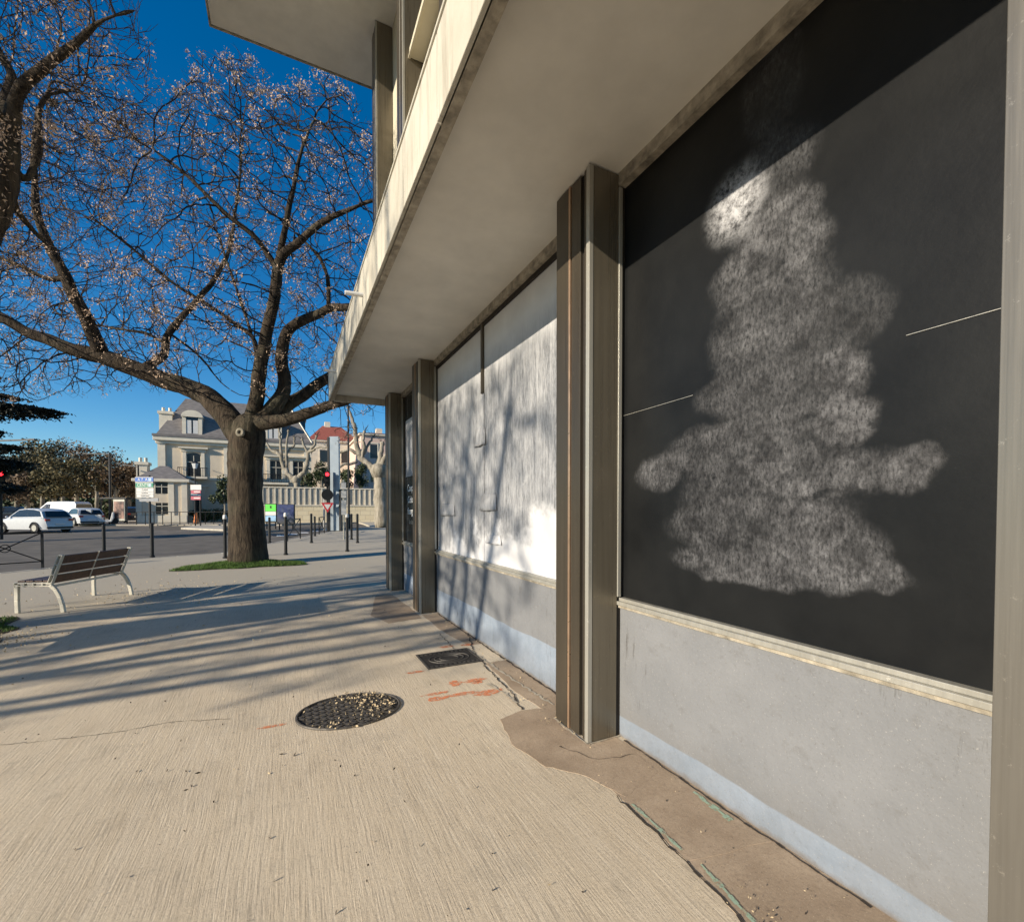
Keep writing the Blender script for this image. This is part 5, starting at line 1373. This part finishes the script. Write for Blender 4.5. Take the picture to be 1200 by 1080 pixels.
# houses behind, right
def house(label, x0, x1, Y0, Y1, z0, z1, ridge, wallm, roofm, wins, name='town_house'):
    root = thing(name, label, 'house', V(((x0 + x1) / 2, Y0, z0)), 'town houses behind the garden')
    MB().box(x0, x1, Y0, Y1, z0, z1).build('wall', wallm, root)
    MB().box(x0 - .25, x1 + .25, Y0 - .25, Y1 + .25, z1 + .002, z1 + .22).build('eaves', m_stone_l, root)
    yc = (Y0 + Y1) / 2; i_ = (x1 - x0) * .3
    m = MB(); m.add([(x0 - .3, Y0 - .3, z1 + .224), (x1 + .3, Y0 - .3, z1 + .224), (x1 + .3, Y1 + .3, z1 + .224), (x0 - .3, Y1 + .3, z1 + .224), (x0 + i_, yc, ridge), (x1 - i_, yc, ridge)],
                    [(0, 1, 5, 4), (1, 2, 5), (2, 3, 4, 5), (3, 0, 4), (3, 2, 1, 0)]); r_ = m.build('roof', roofm, root)
    m = MB(); m.box(x0 + i_ + .3, x0 + i_ + 1.1, yc - .4, yc + .4, ridge - 1.0, ridge + .6); m.build('chimney', m_stone_l, r_)
    for xc, zc, w_, h_ in wins:
        o = MB().box(xc - w_ / 2, xc + w_ / 2, Y0 - .02, Y0 + .05, zc - h_ / 2, zc + h_ / 2).build('window', m_glass, root)
        m = MB(); m.box(xc - w_ / 2 - .12, xc - w_ / 2 - .002, Y0 - .06, Y0 - .001, zc - h_ / 2 - .1, zc + h_ / 2 + .1); m.box(xc + w_ / 2 + .002, xc + w_ / 2 + .12, Y0 - .06, Y0 - .001, zc - h_ / 2 - .1, zc + h_ / 2 + .1)
        m.box(xc - w_ / 2 - .12, xc + w_ / 2 + .12, Y0 - .06, Y0 - .001, zc + h_ / 2 + .101, zc + h_ / 2 + .25); m.build('frame', m_stone_l, o)
    return root
Y0 = 72.0; xa, xb = atY(364, 600, Y0).x, atY(421, 600, Y0).x
z1 = atY(390, 518, Y0).z; rg = atY(380, 499, Y0 + 5).z
house('cream house with a broad red tiled roof behind the mansion garden', xa, xb, Y0, Y0 + 10, .3, z1, rg, m_stone_l, m_redroof,
      [(xa + 1.8 + i * 2.9, z_, 1.0, 1.7) for i in range(4) for z_ in (z1 - 2.1, z1 - 5.2)])
Y0 = 60.0; xa, xb = atY(424, 600, Y0).x, atY(500, 600, Y0).x
z1 = atY(435, 510, Y0).z
house('pale pink cream apartment house next to the shop building corner', xa, xb, Y0, Y0 + 12, .3, z1, z1 + 1.3, M('pinkish_render', (.62, .46, .38), .85, var=.06), m_redroof,
      [(xa + 1.5 + i * 2.4, z_, .9, 1.7) for i in range(4) for z_ in (z1 - 2.0, z1 - 5.0)])
Y0 = 85; xa, xb = atY(150, 600, Y0).x, atY(340, 600, Y0).x
house('plain cream house far behind the mansion', xa + 6, xb, Y0, Y0 + 9, .3, 6.5, 8.0, m_stone_l, m_redroof, [(xa + 8 + i * 4, 4.5, 1.1, 1.8) for i in range(5)])

# cedar at the left edge
cb = at(-75, 620, 21); cb.z = rise(cb.x, cb.y)
cd = thing('cedar', 'dark cedar reaching in from the left with flat drooping boughs', 'tree', cb)
MB().tube([cb, at(-75, 560, 21), at(-73, 480, 21), at(-72, 380, 21)], [.38, .32, .25, .1], 12).build('trunk', m_bark, cd, smooth=True)
m = MB(); bo = MB(); rnd = random.Random(8)
def bough(y0, x1, y1, droop, dens=1.0, dz=0, wid=.8):
    a = at(-74, y0, 21); b_ = at(x1, y1, 21 + dz); bo.tube([a, a.lerp(b_, .5) + V((0, 0, .15)), b_], [.07, .045, .012], 6)
    n = int(3400 * dens)
    for _ in range(n):
        t = rnd.random() ** .8; c = a.lerp(b_, t) + V((0, 0, .15 * 4 * t * (1 - t)))
        hang = droop * (1 - t * .55) * (0.55 + .45 * math.sin(t * 47 + y0))
        s_ = rnd.gauss(0, wid * (1 - .6 * t)) 
        c += V((FH.x, FH.y, 0)) * s_ + V((0, 0, -rnd.random() * hang)); m.leaf(c, rnd.uniform(.05, .11), rnd, .5)
bough(474, 64, 481, .95, 1.5); bough(462, 13, 464, .35, .5, -1); bough(545, 22, 540, 1.1, 1.1, 1); bough(530, 14, 522, .7, .7, -1.5); bough(560, 16, 572, .8, 1.0, .5); bough(430, -20, 436, .7, .7); bough(500, -8, 505, .8, .8, 2)
bo.build('boughs', m_bark, cd); m.build('crown', m_cedar, cd)

# ------------------------------------------------------------------ sun, sky, camera
SD = V((1, .28, -.385)).normalized()
ld = bpy.data.lights.new('sun', 'SUN'); ld.energy = 5.0; ld.angle = R(.5); ld.color = (1, .88, .71)
lo = bpy.data.objects.new('sun', ld); COL.objects.link(lo); lo.rotation_euler = SD.to_track_quat('-Z', 'Y').to_euler(); lo.location = (-10, -4, 20)
w = bpy.data.worlds.new('World'); SC.world = w; w.use_nodes = True
sk = w.node_tree.nodes.new('ShaderNodeTexSky'); sk.sky_type = 'NISHITA'; sk.sun_disc = False
sk.sun_elevation = math.asin(-SD.z); sk.sun_rotation = math.atan2(-SD.x, -SD.y); sk.air_density = 1.0; sk.dust_density = 0.0; sk.ozone_density = 4.0; sk.altitude = 100
bg = w.node_tree.nodes['Background']; bg.inputs['Strength'].default_value = .10
hs = w.node_tree.nodes.new('ShaderNodeHueSaturation'); hs.inputs['Saturation'].default_value = 1.32; w.node_tree.links.new(sk.outputs[0], hs.inputs['Color']); w.node_tree.links.new(hs.outputs[0], bg.inputs['Color'])
cam = bpy.data.cameras.new('camera'); co = bpy.data.objects.new('camera', cam); COL.objects.link(co)
cam.sensor_width = 36; cam.lens = 36 * F / 1200; cam.shift_y = (CY - 540) / 1200; cam.clip_end = 3000; cam.clip_start = .05
fwd = V((math.sin(YAW) * math.cos(PITCH), math.cos(YAW) * math.cos(PITCH), math.sin(PITCH)))
co.location = (0, 0, CAMH); co.rotation_euler = fwd.to_track_quat('-Z', 'Y').to_euler()
SC.camera = co
SC.view_settings.view_transform = 'Standard'; SC.view_settings.look = 'None'; SC.view_settings.exposure = .6; SC.view_settings.gamma = 1
SC.cycles.max_bounces = 6; SC.cycles.diffuse_bounces = 4
